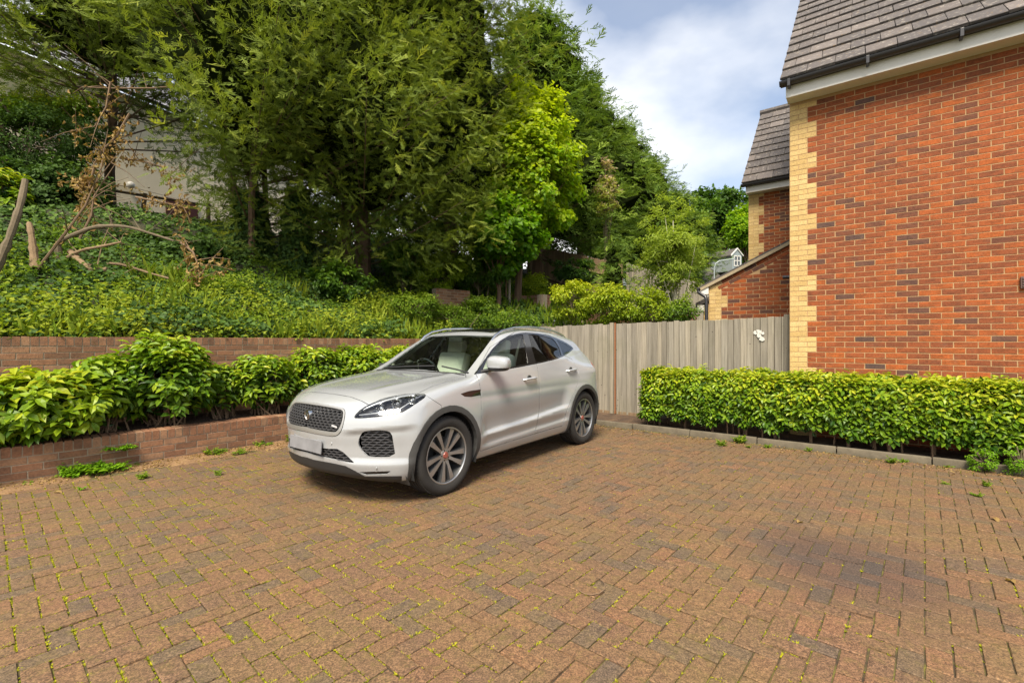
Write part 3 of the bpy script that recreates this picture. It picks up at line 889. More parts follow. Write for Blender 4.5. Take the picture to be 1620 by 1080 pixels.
MB().tube([op - EX * 0.10, op + EX * 0.25], 0.03, 10).build('overflow_pipe', M_pipe, lt, True)

# a further outbuilding just showing beside the downpipe
OB = at(1113, 500, 13.2); OB.z = 0
ob = thing('brick_outbuilding', OB, 'small distant brick outbuilding with white eaves block left of the downpipe', 'outbuilding')
a = OB + AX * 0.012
MB().prism([(a.x, a.y, 0), (a.x + EX.x * 1.2, a.y + EX.y * 1.2, 0), (a.x + EX.x * 1.2, a.y + EX.y * 1.2, 3.0), (a.x, a.y, 2.42)], AX * 2.2).build('wall', M_mortar, ob)
P = Pieces(); brick_wall(P, OB, EX, 1.2, 1.2, 2.4, M_brick, M_buff); P.finish(ob, 'brick', 'brickwork')
MB().box((OB.x - EX.x * .06 - AX.x * .02, OB.y - EX.y * .06 - AX.y * .02, 2.37), (0.18, 0.1, 0.17), ROTE, 0.004).build('box_end', M_upvc, ob)
MB().prism([OB - EX * .2 - AX * .06 + Vector((0, 0, 2.40)), OB + EX * 1.3 - AX * .06 + Vector((0, 0, 3.12)), OB + EX * 1.3 - AX * .06 + Vector((0, 0, 3.24)), OB - EX * .2 - AX * .06 + Vector((0, 0, 2.52))], AX * 2.4).build('roof', M_tile, ob)

# terrace walls on the bank, beyond the car
def face_wall(name, pts, z1, h_, label, s=None):
    w_ = thing(name, (pts[0][0], pts[0][1], 0), label, 'wall')
    P = Pieces()
    for (x0, y0), (x1, y1) in zip(pts[:-1], pts[1:]):
        d = Vector((x1 - x0, y1 - y0, 0)); L_ = d.length; d.normalize(); inw = Vector((-d.y, d.x, 0))
        MB().prism([(x0 + inw.x * .012, y0 + inw.y * .012, z1 - h_ - .4), (x1 + inw.x * .012, y1 + inw.y * .012, z1 - h_ - .4), (x1 + inw.x * .012, y1 + inw.y * .012, z1 - .004), (x0 + inw.x * .012, y0 + inw.y * .012, z1 - .004)], inw * 0.2).build('mortar_core', M_mortar2, w_)
        brick_wall(P, (x0, y0, 0), d, L_, z1 - 0.075 * int(h_ / .075), z1, M_garden, jt=0.011)
    P.finish(w_, 'brick', 'brickwork')
    return w_
def xy(u, Y): return ((u - 810) / F_PX * Y, Y)
face_wall('terrace_wall', [xy(690, 12.2), xy(744, 12.9)], 2.83, 0.9, 'short red brick terrace wall half buried in creeper above the car roof')
face_wall('terrace_wall', [xy(792, 14.0), xy(834, 14.6), xy(858, 14.1), xy(872, 14.4)], 2.86, 0.9, 'stepped red brick terrace wall with a dark return face on the bank')
face_wall('terrace_wall', [xy(925, 14.2), xy(1102, 19.0)], 2.52, 1.2, 'long red brick terrace wall under the pale board fence')

# fences and posts on the bank
zb_ = lambda c: float(bank_z(c.x, c.y))
A1 = Vector((*xy(836, 20.5), 0)); B1 = Vector((*xy(985, 15.6), 0))
za, zb2 = CAM_H + (540 - 386) / F_PX * 20.5, CAM_H + (540 - 418) / F_PX * 15.6
dB = (B1 - A1); LB = dB.length
fol = lambda c: (za + (zb2 - za) * ((c - A1).length / LB)) - 1.75
board_fence('board_fence', A1, dB, LB, 0, 1.75, 1.75, M_wood2, 'brown close-board fence running down the bank under the conifers', 0.11, posts=(0.05, 2.6, 5.1), rails=(0.5, 1.25), follow=fol)
A2 = Vector((*xy(992, 15.0), 0)); B2 = Vector((*xy(1112, 20.3), 0))
board_fence('board_fence', A2, B2 - A2, (B2 - A2).length, 2.3, 3.93, 3.93, M_pale, 'pale sunlit board fence behind the birch', 0.115, posts=(0.0,))
for u_, v0_, v1_, Y_, r_ in ((806, 441, 470, 13.6, 0.035), (801, 443, 470, 13.7, 0.025)):
    p0_, p1_ = at(u_, v1_, Y_), at(u_, v0_, Y_)
    tag(MB().tube([(p0_.x, p0_.y, p0_.z - 0.5), p1_], r_, 8).build('timber_post', M_pale if r_ > 0.03 else M_wood2), 'pale weathered post standing on the brick terrace wall' if r_ > 0.03 else 'thin brown post just left of the pale post on the terrace', 'post')

# ---- cream house on top of the bank
CW0 = Vector((-16.3, 10.9, 0)); CWD = Vector((0.43, 0.903, 0)).normalized()
ch = thing('cream_house', (CW0.x, CW0.y, 4.4), 'cream rendered house showing through the conifers at top left', 'house')
wl = 13.5
a, b = CW0, CW0 + CWD * wl
inw = Vector((-CWD.y, CWD.x, 0))
MB().prism([(a.x, a.y, 3.8), (b.x, b.y, 3.8), (b.x, b.y, 10.15), (a.x, a.y, 10.15)], inw * 6).build('wall', M_render, ch)
e0 = a - inw * 0.35 - CWD * 0.3; up_ = (inw * math.cos(R(38)) + Vector((0, 0, math.sin(R(38)))))
crf = thing('roof', (e0.x, e0.y, 10.1), parent=ch)
tiled_roof(crf, (e0.x, e0.y, 10.12), CWD, inw, wl + 0.6, 4.2, R(38), 10.1, M_slate, 0.3, 0.25, 'slate')
g0 = e0 - inw * 0.06; g1 = g0 + CWD * (wl + 0.6)
gutter(ch, (g0.x, g0.y, 10.12), (g1.x, g1.y, 10.12), 0.07)
def on_wall(u):
    k_ = (u - 810) / F_PX
    return (k_ * CW0.y - CW0.x) / (CWD.x - k_ * CWD.y)
t0, t1 = on_wall(49), on_wall(100)
pa = CW0 + CWD * t0; pb_ = CW0 + CWD * t1
zt_ = CAM_H + (540 - 138) / F_PX * pa.y
win = thing('window', (pa.x, pa.y, zt_ - 1.3), parent=ch)
out_ = -inw
def wbox(x0, x1, z0, z1, d0, d1, name, m, par):
    p0_, p1_ = CW0 + CWD * x0, CW0 + CWD * x1
    return MB().prism([Vector((p0_.x, p0_.y, z0)) + out_ * d0, Vector((p1_.x, p1_.y, z0)) + out_ * d0, Vector((p1_.x, p1_.y, z1)) + out_ * d0, Vector((p0_.x, p0_.y, z1)) + out_ * d0], out_ * (d1 - d0)).build(name, m, par)
wbox(t0 + 0.1, t1 - 0.1, zt_ - 1.2, zt_ - 0.1, 0.004, 0.012, 'pane', M_pane, win)
for x0, x1, z0, z1 in ((t0, t0 + 0.1, zt_ - 1.3, zt_), (t1 - 0.1, t1, zt_ - 1.3, zt_), (t0 + 0.1, t1 - 0.1, zt_ - 0.1, zt_), (t0 + 0.1, t1 - 0.1, zt_ - 1.3, zt_ - 1.2)):
    wbox(x0, x1, z0, z1, 0.004, 0.05, 'frame', M_upvc, win)
wbox(t0 - 0.1, t1 + 0.1, zt_ - 1.38, zt_ - 1.3, 0.004, 0.09, 'sill', M_upvc, win)
tl = on_wall(203); pl = CW0 + CWD * tl; zl_ = CAM_H + (540 - 294) / F_PX * pl.y
lm = MB(); g_ = bmesh.ops.create_uvsphere(lm.bm, u_segments=14, v_segments=10, radius=0.13); bmesh.ops.translate(lm.bm, verts=g_['verts'], vec=Vector((pl.x, pl.y, zl_)) + out_ * 0.15)
lm.build('globe_lamp', M_upvc, ch, True)
td = on_wall(262); te = on_wall(312); pdz = CW0 + CWD * td
zd1 = CAM_H + (540 - 312) / F_PX * pdz.y
wbox(td, te, 3.9, zd1, 0.004, 0.06, 'door', M_maroon, ch)

# ---- post and rail fence in front of it
RA, RB = at(168, 300, 13.0), at(334, 326, 14.6)
rfn = thing('rail_fence', RA, 'dark brown post and rail fence in front of the cream house wall', 'fence')
dr = RB - RA
for q, off in ((0, 0.0), (1, -0.48)):
    mb = MB(); mb.tube([RA + Vector((0, 0, off)), RB + Vector((0, 0, off))], 0.062, 4, squash=0.6); mb.build('rail', M_wood2, rfn)
for k_, lean in ((0.03, 0.0), (0.34, 0.16), (0.68, 0.0), (0.97, 0.0)):
    p = RA + dr * k_
    MB().tube([(p.x - lean, p.y, p.z - 1.3), (p.x + lean * 0.1, p.y, p.z + 0.06)], 0.07, 4).build('post', M_wood2, rfn)

# ---- far house with a dormer, and a lamp
fh = thing('far_house', at(1160, 470, 36), 'distant dark-roofed house with a white dormer between birch and lean-to', 'house')
q0, q1 = at(1095, 455, 34), at(1230, 455, 40)
ba = Vector((-(q1 - q0).y, (q1 - q0).x, 0)).normalized()
MB().prism([q0, q1, q1 + Vector((0, 0, -4.5)), q0 + Vector((0, 0, -4.5))], ba * 6).build('wall', M_render, fh)
MB().prism([q0 - ba * .4, q1 - ba * .4, q1 + ba * 3.0 + Vector((0, 0, 3.1)), q0 + ba * 3.0 + Vector((0, 0, 3.1))], ba * 0.25).build('roof', M_tile, fh)
dm = at(1166, 408, 36.3); dd_ = (q1 - q0).normalized()
dor = thing('dormer', dm, parent=fh)
MB().prism([dm - dd_ * 1.0 + Vector((0, 0, -1.6)), dm + dd_ * 1.0 + Vector((0, 0, -1.6)), dm + dd_ * 1.0 + Vector((0, 0, 0.35)), dm + Vector((0, 0, 1.05)), dm - dd_ * 1.0 + Vector((0, 0, 0.35))], ba * 3).build('dormer_wall', M_steel, dor)
for sg in (-1, 1):
    MB().prism([dm + dd_ * (sg * 1.25) - ba * .1 + Vector((0, 0, 0.22)), dm - ba * .1 + Vector((0, 0, 1.1)), dm - ba * .1 + Vector((0, 0, 1.26)), dm + dd_ * (sg * 1.25) - ba * .1 + Vector((0, 0, 0.38))], ba * 0.12).build('barge_board', M_upvc, dor)
    MB().prism([dm + dd_ * (sg * 1.22) + ba * .03 + Vector((0, 0, 0.25)), dm + ba * .03 + Vector((0, 0, 1.1)), dm + ba * .03 + Vector((0, 0, 1.22)), dm + dd_ * (sg * 1.22) + ba * .03 + Vector((0, 0, 0.37))], ba * 3.0).build('dormer_roof', M_tile, dor)
wn = thing('window', dm, parent=fh)
MB().prism([dm - dd_ * .62 - ba * .03 + Vector((0, 0, -1.0)), dm + dd_ * .62 - ba * .03 + Vector((0, 0, -1.0)), dm + dd_ * .62 - ba * .03 + Vector((0, 0, 0.2)), dm - dd_ * .62 - ba * .03 + Vector((0, 0, 0.2))], ba * 0.02).build('pane', M_pane, wn)
for x0, x1, z0, z1 in ((-.7, -.58, -1.05, .28), (.58, .7, -1.05, .28), (-.06, .06, -1.05, .28), (-.58, .58, .16, .28), (-.58, .58, -1.05, -.93), (-.58, .58, -.4, -.3)):
    MB().prism([dm + dd_ * x0 - ba * .06 + Vector((0, 0, z0)), dm + dd_ * x1 - ba * .06 + Vector((0, 0, z0)), dm + dd_ * x1 - ba * .06 + Vector((0, 0, z1)), dm + dd_ * x0 - ba * .06 + Vector((0, 0, z1))], ba * 0.028).build('frame', M_upvc, wn)
for o_ in list(dor.children) + list(wn.children):
    for v in o_.data.vertices: v.co = dm + (v.co - dm) * 0.62
lp = at(1130, 440, 27)
tag(MB().tube([(lp.x, lp.y, -0.05), (lp.x, lp.y, lp.z + 0.6), (lp.x + 0.08, lp.y, lp.z + 0.85), (lp.x + 0.3, lp.y, lp.z + 1.0), (lp.x + 1.2, lp.y, lp.z + 1.12)], 0.035, 8).build('street_lamp', M_steel, None, True), 'thin grey street lamp with curved arm beyond the lean-to', 'lamp post')
# ================================================================== plants
GREEN = [(0.0, (0.020, 0.056, 0.006)), (0.35, (0.060, 0.130, 0.010)), (0.7, (0.135, 0.225, 0.012)), (1.0, (0.27, 0.35, 0.020))]
M_laurel = leaf_mat('laurel_leaf', [(0.0, (0.025, 0.075, 0.006)), (0.3, (0.075, 0.160, 0.009)), (0.6, (0.165, 0.270, 0.011)), (0.85, (0.30, 0.39, 0.015)), (1.0, (0.42, 0.43, 0.022))], 0.35, 0.42, 0.35)
M_ivy = leaf_mat('ivy_leaf', [(0.0, (0.026, 0.058, 0.011)), (0.5, (0.066, 0.126, 0.022)), (0.85, (0.125, 0.200, 0.034)), (1.0, (0.20, 0.26, 0.05))], 0.28, 0.62, 0.2)
M_nettle = leaf_mat('weed_leaf', [(0.0, (0.060, 0.120, 0.010)), (0.5, (0.150, 0.235, 0.016)), (1.0, (0.33, 0.37, 0.030))], 0.4, 0.65, 0.2)
M_fern = leaf_mat('fern_leaf', [(0.0, (0.10, 0.24, 0.008)), (1.0, (0.26, 0.44, 0.016))], 0.4, 0.6, 0.2)
M_cyp = leaf_mat('cypress_spray', [(0.0, (0.068, 0.094, 0.020)), (0.4, (0.132, 0.178, 0.030)), (0.75, (0.210, 0.255, 0.040)), (1.0, (0.30, 0.32, 0.050))], 0.36, 0.75, 0.12)
M_cyp2 = leaf_mat('green_cypress_spray', [(0.0, (0.046, 0.084, 0.017)), (0.5, (0.118, 0.190, 0.030)), (1.0, (0.235, 0.310, 0.044))], 0.34, 0.75, 0.12)
M_maple = leaf_mat('maple_leaf', [(0.0, (0.070, 0.180, 0.006)), (0.45, (0.19, 0.34, 0.008)), (1.0, (0.46, 0.53, 0.016))], 0.5, 0.5, 0.3)
M_birchl = leaf_mat('birch_leaf', [(0.0, (0.20, 0.29, 0.035)), (0.6, (0.34, 0.42, 0.048)), (1.0, (0.48, 0.52, 0.09))], 0.5, 0.5, 0.3)
M_gold = leaf_mat('golden_leaf', [(0.0, (0.13, 0.22, 0.010)), (0.5, (0.29, 0.37, 0.014)), (1.0, (0.54, 0.52, 0.025))], 0.4, 0.5, 0.3)
M_shrub = leaf_mat('shrub_leaf', GREEN, 0.35, 0.5, 0.3)
M_pink = leaf_mat('blossom', [(0.0, (0.24, 0.30, 0.03)), (0.45, (0.42, 0.42, 0.06)), (0.6, (0.46, 0.33, 0.26)), (1.0, (0.56, 0.42, 0.34))], 0.4, 0.5, 0.3)
M_dry = leaf_mat('dry_leaf', [(0.0, (0.18, 0.10, 0.034)), (0.5, (0.32, 0.20, 0.075)), (1.0, (0.44, 0.31, 0.13))], 0.3, 0.75, 0.15)
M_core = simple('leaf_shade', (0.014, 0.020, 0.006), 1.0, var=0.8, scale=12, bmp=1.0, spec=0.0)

def sphere_dirs(n):
    v = rng.normal(0, 1, (n, 3)); return unit(v)
# ---------- conifers: sprays of flattened fronds on upswept branches
def frond_tpl(nf, seed):
    g = np.random.default_rng(seed); V, Fc, T = [], [], []
    for i in range(nf):
        t_ = i / (nf - 1); sgn = 1 if i % 2 else -1
        y0 = 0.08 + 0.72 * t_
        le = (0.46 - 0.26 * t_) * g.uniform(0.7, 1.2); a = R(34) * g.uniform(0.7, 1.25) * (1 - 0.3 * t_)
        wd = 0.034 * g.uniform(0.8, 1.3)
        dx, dy = math.sin(a) * sgn, math.cos(a); zz = g.normal(0, 0.09)
        b0 = np.array([0, y0, 0]); tp = b0 + np.array([dx * le, dy * le, zz + 0.03]); mid = (b0 + tp) / 2; pr = np.array([dy * sgn, -dx * sgn, 0]) * wd
        k_ = len(V); V += [b0, mid + pr, tp, mid - pr]; Fc.append((k_, k_ + 1, k_ + 2, k_ + 3)); T += [0.1, 0.5, 1.0, 0.5]
    k_ = len(V)
    V += [np.array([-0.03, 0, 0]), np.array([0.03, 0, 0]), np.array([0.02, 1.0, -0.05]), np.array([-0.02, 1.0, -0.05])]; Fc.append((k_, k_ + 1, k_ + 2, k_ + 3)); T += [0, 0, 1, 1]
    return np.array(V), np.array(Fc), np.array(T)
FROND = [frond_tpl(9, s_) for s_ in (1, 2, 3)]
FROND_S = [frond_tpl(7, s_) for s_ in (4, 5)]
def conifer(name, base, H, Rmax, label, group, mat, nbr, per, fsize, low=0.06, tpl=FROND, trunk=0.22, stems=1, keep=None, lop=(0, 0), droop=0.0, shape=0.75, lift=None, core_=0.44):
    t_ = thing(name, base, label, 'tree', group)
    bx_, by_, bz2 = base
    mb = MB()
    for s_ in range(stems):
        an = 2.4 * s_ + 0.5; o = 0.0 if s_ == 0 else 0.45
        p0_ = Vector((bx_ + o * math.cos(an), by_ + o * math.sin(an), bz2 - 0.3))
        tapered(mb, p0_, (bx_ + lop[0] * 0.6 + o * 2.0 * math.cos(an), by_ + lop[1] * 0.6 + o * 2.0 * math.sin(an), bz2 + H * (0.93 if s_ == 0 else 0.75)), trunk * (1 if s_ == 0 else 0.6), 0.03, 0.06, 7)
    mb.build('trunk', M_bark, t_, True)
    h = low + (1 - low) * rng.random(nbr) ** 0.85
    az = rng.uniform(0, 2 * math.pi, nbr)
    prof = np.clip((1 - h) / (1 - 0.22), 0, 1) ** shape * np.clip(0.55 + 2.2 * h, 0, 1)
    lob = 1 + 0.22 * np.sin(az * 3 + h * 9 + base[0]) + 0.16 * np.sin(az * 7 - h * 17)
    rad = Rmax * prof * lob * rng.uniform(0.75, 1.12, nbr)
    if lift is not None:                                  # the skirt of branches is lifted on some sides
        rad = rad * lift(az, h)
    br = MB()
    L_, N_, A_, S_, Hh = [], [], [], [], []
    for i in range(nbr):
        r_ = rad[i]
        if r_ < 0.25: r_ = 0.25
        ca, sa = math.cos(az[i]), math.sin(az[i])
        z0_ = bz2 + h[i] * H - 0.25 * r_
        rise = (0.42 - droop) * r_ * rng.uniform(0.5, 1.3)
        n_ = max(3, int(per * (0.4 + r_ / Rmax)))
        u_ = 0.28 + 0.72 * np.sort(rng.random(n_)) ** 0.6
        px_ = bx_ + lop[0] * h[i] + ca * r_ * u_; py_ = by_ + lop[1] * h[i] + sa * r_ * u_
        pz_ = z0_ + rise * u_ ** 1.4
        sp = 0.60 * fsize
        L_.append(np.stack([px_ + rng.normal(0, sp, n_), py_ + rng.normal(0, sp, n_), pz_ + rng.normal(0, sp * 0.7, n_)], 1))
        ax = np.stack([ca + rng.normal(0, 0.5, n_), sa + rng.normal(0, 0.5, n_), 0.15 + rng.normal(0, 0.45, n_) - droop], 1)
        A_.append(ax)
        N_.append(np.stack([rng.normal(0, 0.55, n_) + ca * 0.35, rng.normal(0, 0.55, n_) + sa * 0.35, np.full(n_, 0.75)], 1))
        S_.append(fsize * rng.uniform(0.65, 1.25, n_))
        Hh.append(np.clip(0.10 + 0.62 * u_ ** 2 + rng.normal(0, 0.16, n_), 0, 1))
        if r_ > 0.8 and i % 5 == 0:
            br.tube([(bx_ + lop[0] * h[i], by_ + lop[1] * h[i], z0_), (bx_ + lop[0] * h[i] + ca * r_ * .5, by_ + lop[1] * h[i] + sa * r_ * .5, z0_ + rise * .38), (bx_ + lop[0] * h[i] + ca * r_ * .92, by_ + lop[1] * h[i] + sa * r_ * .92, z0_ + rise * .88)], [0.026, 0.015, 0.004], 5, cap=False)
    br.build('branches', M_bark, t_, True)
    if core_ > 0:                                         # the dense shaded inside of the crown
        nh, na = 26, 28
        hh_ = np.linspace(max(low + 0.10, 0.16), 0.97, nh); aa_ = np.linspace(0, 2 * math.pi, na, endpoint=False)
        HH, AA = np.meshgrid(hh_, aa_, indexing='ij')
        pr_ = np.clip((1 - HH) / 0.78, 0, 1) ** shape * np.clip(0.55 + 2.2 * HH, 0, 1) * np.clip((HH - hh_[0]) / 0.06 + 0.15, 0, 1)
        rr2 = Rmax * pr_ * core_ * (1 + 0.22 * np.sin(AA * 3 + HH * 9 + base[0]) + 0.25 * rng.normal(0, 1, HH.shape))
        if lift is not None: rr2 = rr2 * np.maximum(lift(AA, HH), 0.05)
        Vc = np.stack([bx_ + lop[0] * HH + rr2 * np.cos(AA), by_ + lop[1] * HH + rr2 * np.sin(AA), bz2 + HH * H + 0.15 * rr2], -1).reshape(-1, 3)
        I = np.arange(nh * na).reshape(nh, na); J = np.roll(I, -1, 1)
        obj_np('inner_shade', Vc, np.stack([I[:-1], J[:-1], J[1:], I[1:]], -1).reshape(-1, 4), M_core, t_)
    L_ = np.concatenate(L_); N_ = np.concatenate(N_); A_ = np.concatenate(A_); S_ = np.concatenate(S_); Hh = np.concatenate(Hh)
    out_ = (L_[:, 0] - bx_) * bx_ + (L_[:, 1] - by_) * by_           # the far side and the tops above view are thinner
    r2_ = np.hypot(L_[:, 0] - bx_, L_[:, 1] - by_) * math.hypot(bx_, by_) + 1e-6
    pk = np.where(out_ / r2_ > 0.25, 0.30, 1.0) * np.where(L_[:, 2] > CAM_H + 0.78 * L_[:, 1], 0.4, 1.0)
    k_ = rng.random(len(L_)) < pk
    L_, N_, A_, S_, Hh = L_[k_], N_[k_], A_[k_], S_[k_], Hh[k_]
    if keep is not None:
        k_ = keep(L_); L_, N_, A_, S_, Hh = L_[k_], N_[k_], A_[k_], S_[k_], Hh[k_]
    which = rng.integers(0, len(tpl), len(L_))
    VV, FF, RR, TT, n0 = [], [], [], [], 0
    for w_ in range(len(tpl)):
        m_ = which == w_
        if not m_.any(): continue
        r = np.stack([Hh[m_], rng.random(m_.sum()), rng.random(m_.sum())], 1)
        V, Fc, rr, tt = instance(tpl[w_][0], tpl[w_][1], leaf_frames(N_[m_], A_[m_], S_[m_]), L_[m_], r, tpl[w_][2])
        VV.append(V); FF.append(Fc + n0); RR.append(rr); n0 += len(V)
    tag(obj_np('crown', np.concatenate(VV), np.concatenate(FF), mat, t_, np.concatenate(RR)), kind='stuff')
    return t_

def pz(X, Y): return float(bank_z(X, Y))
def up_side(az0, wid, hmax):                              # no low branches towards az0
    def f(az, h):
        d = np.abs((az - az0 + math.pi) % (2 * math.pi) - math.pi)
        cut = (d < wid) & (h < hmax * (1 - 0.6 * (d / wid)))
        return np.where(cut, 0.0, 1.0)
    return f
CG = 'dark cypresses on the bank'
RG = 'green cypress row receding behind the maple'
def see_gap(L):                                           # lopped hole through which the cream wall shows
    u = 810 + F_PX * L[:, 0] / L[:, 1]; v = 540 - F_PX * (L[:, 2] - CAM_H) / L[:, 1]
    return L
conifer('cypress_tree', (-6.3, 11.2, pz(-6.3, 11.2)), 13.5, 4.2, 'largest dark cypress left of centre with bare stems below', CG, M_cyp, 940, 33, 0.30, low=0.06, stems=4, trunk=0.13, lift=up_side(math.pi * 1.12, 1.15, 0.42), shape=0.6)
conifer('cypress_tree', (-3.9, 12.2, pz(-3.9, 12.2)), 13.0, 3.3, 'dark cypress right of the bare stems, crown leaning over the car', CG, M_cyp, 860, 31, 0.30, low=0.03, stems=2, shape=0.6)
conifer('cypress_tree', (-1.9, 13.8, pz(-1.9, 13.8)), 13.5, 2.9, 'dark cypress behind the bright maple, right-hand one of the front group', CG, M_cyp, 640, 25, 0.30, low=0.04, shape=0.55)
conifer('cypress_tree', (-10.8, 12.6, 4.7), 11.5, 4.0, 'dark cypress at upper left hanging over the cream house', CG, M_cyp, 860, 34, 0.32, low=0.25, shape=0.55, trunk=0.13)
ROW = [(0.9, 18.2, 13.6, 2.9, 'tallest green cypress just behind the maple, top of the receding row'),
       (3.2, 22.2, 13.2, 2.9, 'green cypress second in the receding row behind the blossom tree'),
       (5.9, 26.2, 13.0, 2.8, 'green cypress in the middle of the receding row'),
       (8.6, 30.2, 12.6, 2.8, 'green cypress fourth in the receding row before its end'),
       (12.0, 34.5, 11.9, 2.7, 'green cypress at the right-hand end of the receding row')]
for X, Y, Zt, r_, lb in ROW:
    b_ = pz(X, Y); lw_ = 0.15 if X < 2 else (0.12 if X < 5 else 0.04)
    conifer('cypress_tree', (X, Y, b_), Zt - b_ + 0.6, r_, lb, RG, M_cyp2, 460, 18, 0.50, low=lw_, tpl=FROND_S, shape=0.5, core_=0.72)
fb_ = conifer('fir_tree', (*xy(968, 13.6), 1.9), 2.5, 0.75, 'small dark fir beside the pale board fence', None, M_cyp2, 120, 8, 0.26, low=0.05, tpl=FROND_S, trunk=0.05)

# ---------- broadleaved trees and shrubs: leaf clumps round limbs
def broad(name, base, centre, rad, nclump, per, lsize, mat, label, cat='tree', group=None, bark=None, trunk=0.08, tpl=None, clump_r=0.30, hue0=0.45, top_light=0.35, parts=('trunk', 'crown'), shell=0.55, stems=1, droop=0.3, dry=None):
    t_ = thing(name, base, label, cat, group)
    rad = np.array(rad if hasattr(rad, '__len__') else (rad,) * 3, float); ctr = np.array(centre, float)
    D = sphere_dirs(nclump); rr_ = shell + (1 - shell) * rng.random(nclump)
    bump_ = 1 + 0.28 * lump(D, 2.2, base[0] * 3.1 + base[1])
    C = ctr + D * rad * (rr_ * bump_)[:, None]
    mb = MB()
    for s_ in range(stems):
        o = Vector((rng.normal(0, 0.12), rng.normal(0, 0.12), 0)) if stems > 1 else Vector((0, 0, 0))
        top_ = Vector(ctr + np.array([0, 0, rad[2] * 0.5])) + o * 3
        tapered(mb, Vector(base) + o - Vector((0, 0, 0.2)), top_, trunk, trunk * 0.25, 0.08, 5, 7)
    for i in range(0, nclump, max(1, nclump // 26)):
        f_ = rng.uniform(0.2, 0.8)
        st = Vector(base).lerp(Vector(ctr + np.array([0, 0, rad[2] * 0.4])), f_)
        tapered(mb, st, C[i], trunk * 0.35, 0.006, 0.12, 4, 5)
    mb.build(parts[0], bark or M_bark2, t_, True)
    n_ = nclump * per
    k_ = np.repeat(np.arange(nclump), per)
    off = sphere_dirs(n_) * (rng.random(n_) ** 0.5)[:, None] * clump_r * np.array([1, 1, 0.7])
    L_ = C[k_] + off
    outw = unit((L_ - ctr) / rad)
    nr = outw * 0.55 + np.array([0, 0, 0.65]) + rng.normal(0, 0.45, (n_, 3))
    ax = outw + rng.normal(0, 0.6, (n_, 3)) - np.array([0, 0, droop])
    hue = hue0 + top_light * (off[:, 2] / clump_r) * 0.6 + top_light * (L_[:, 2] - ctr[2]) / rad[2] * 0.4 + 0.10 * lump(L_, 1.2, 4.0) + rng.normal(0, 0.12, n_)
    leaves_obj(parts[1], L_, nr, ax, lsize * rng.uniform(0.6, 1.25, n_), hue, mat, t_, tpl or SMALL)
    return t_
def atz(u, v, Y): p = at(u, v, Y); return (p.x, p.y, p.z)
c_ = atz(838, 265, 14.2); c2_ = (0.15, 14.0, pz(0.15, 14.0))
broad('maple_tree', c2_, c_, (1.35, 1.2, 2.35), 210, 120, 0.14, M_maple, 'bright yellow-green maple glowing in front of the cypress row', bark=M_bark, trunk=0.12, tpl=WIDE, clump_r=0.38, hue0=0.74, top_light=0.55)
c_ = atz(795, 365, 13.2)
broad('maple_tree', (-0.4, 13.2, pz(-0.4, 13.2)), c_, (1.0, 1.0, 1.05), 80, 110, 0.15, M_maple, 'deep green young maple below the bright one', bark=M_bark, trunk=0.07, tpl=WIDE, clump_r=0.36, hue0=0.20, top_light=0.30)
c_ = atz(1062, 400, 13.0)
broad('birch_tree', (c_[0] + 0.25, 13.0, 0.9), c_, (0.98, 0.9, 1.65), 240, 60, 0.075, M_birchl, 'slender pale green birch in front of the pale fence', bark=M_birch, trunk=0.05, clump_r=0.20, hue0=0.45, top_light=0.3, shell=0.15)
c_ = atz(958, 300, 16.5)
broad('blossom_tree', (c_[0], 16.5, 2.6), c_, (0.42, 0.42, 1.15), 60, 50, 0.09, M_pink, 'thin tree with pinkish blossom against the cypress row', bark=M_bark2, trunk=0.014, clump_r=0.20, hue0=0.5, top_light=0.4, shell=0.2)
c_ = atz(1142, 345, 46)
broad('far_tree', (c_[0], 46, 0), c_, (3.2, 3.0, 3.2), 90, 130, 0.42, M_shrub, 'dark round tree far off beside the second house roof', bark=M_bark, trunk=0.3, clump_r=0.9, hue0=0.28, top_light=0.2)
c_ = atz(1098, 360, 40)
broad('far_tree', (c_[0], 40, 0), c_, (1.6, 1.6, 3.0), 50, 90, 0.40, M_shrub, 'loose mid-green tree far off right of the cypress row end', bark=M_bark, trunk=0.2, clump_r=0.7, hue0=0.40, top_light=0.2, shell=0.2)
c_ = atz(1178, 372, 38)
broad('far_tree', (c_[0], 38, 0), c_, (1.3, 1.3, 2.2), 40, 90, 0.34, M_maple, 'light green tree far off tucked behind the second house corner', bark=M_bark, trunk=0.2, clump_r=0.7, hue0=0.4, top_light=0.3)

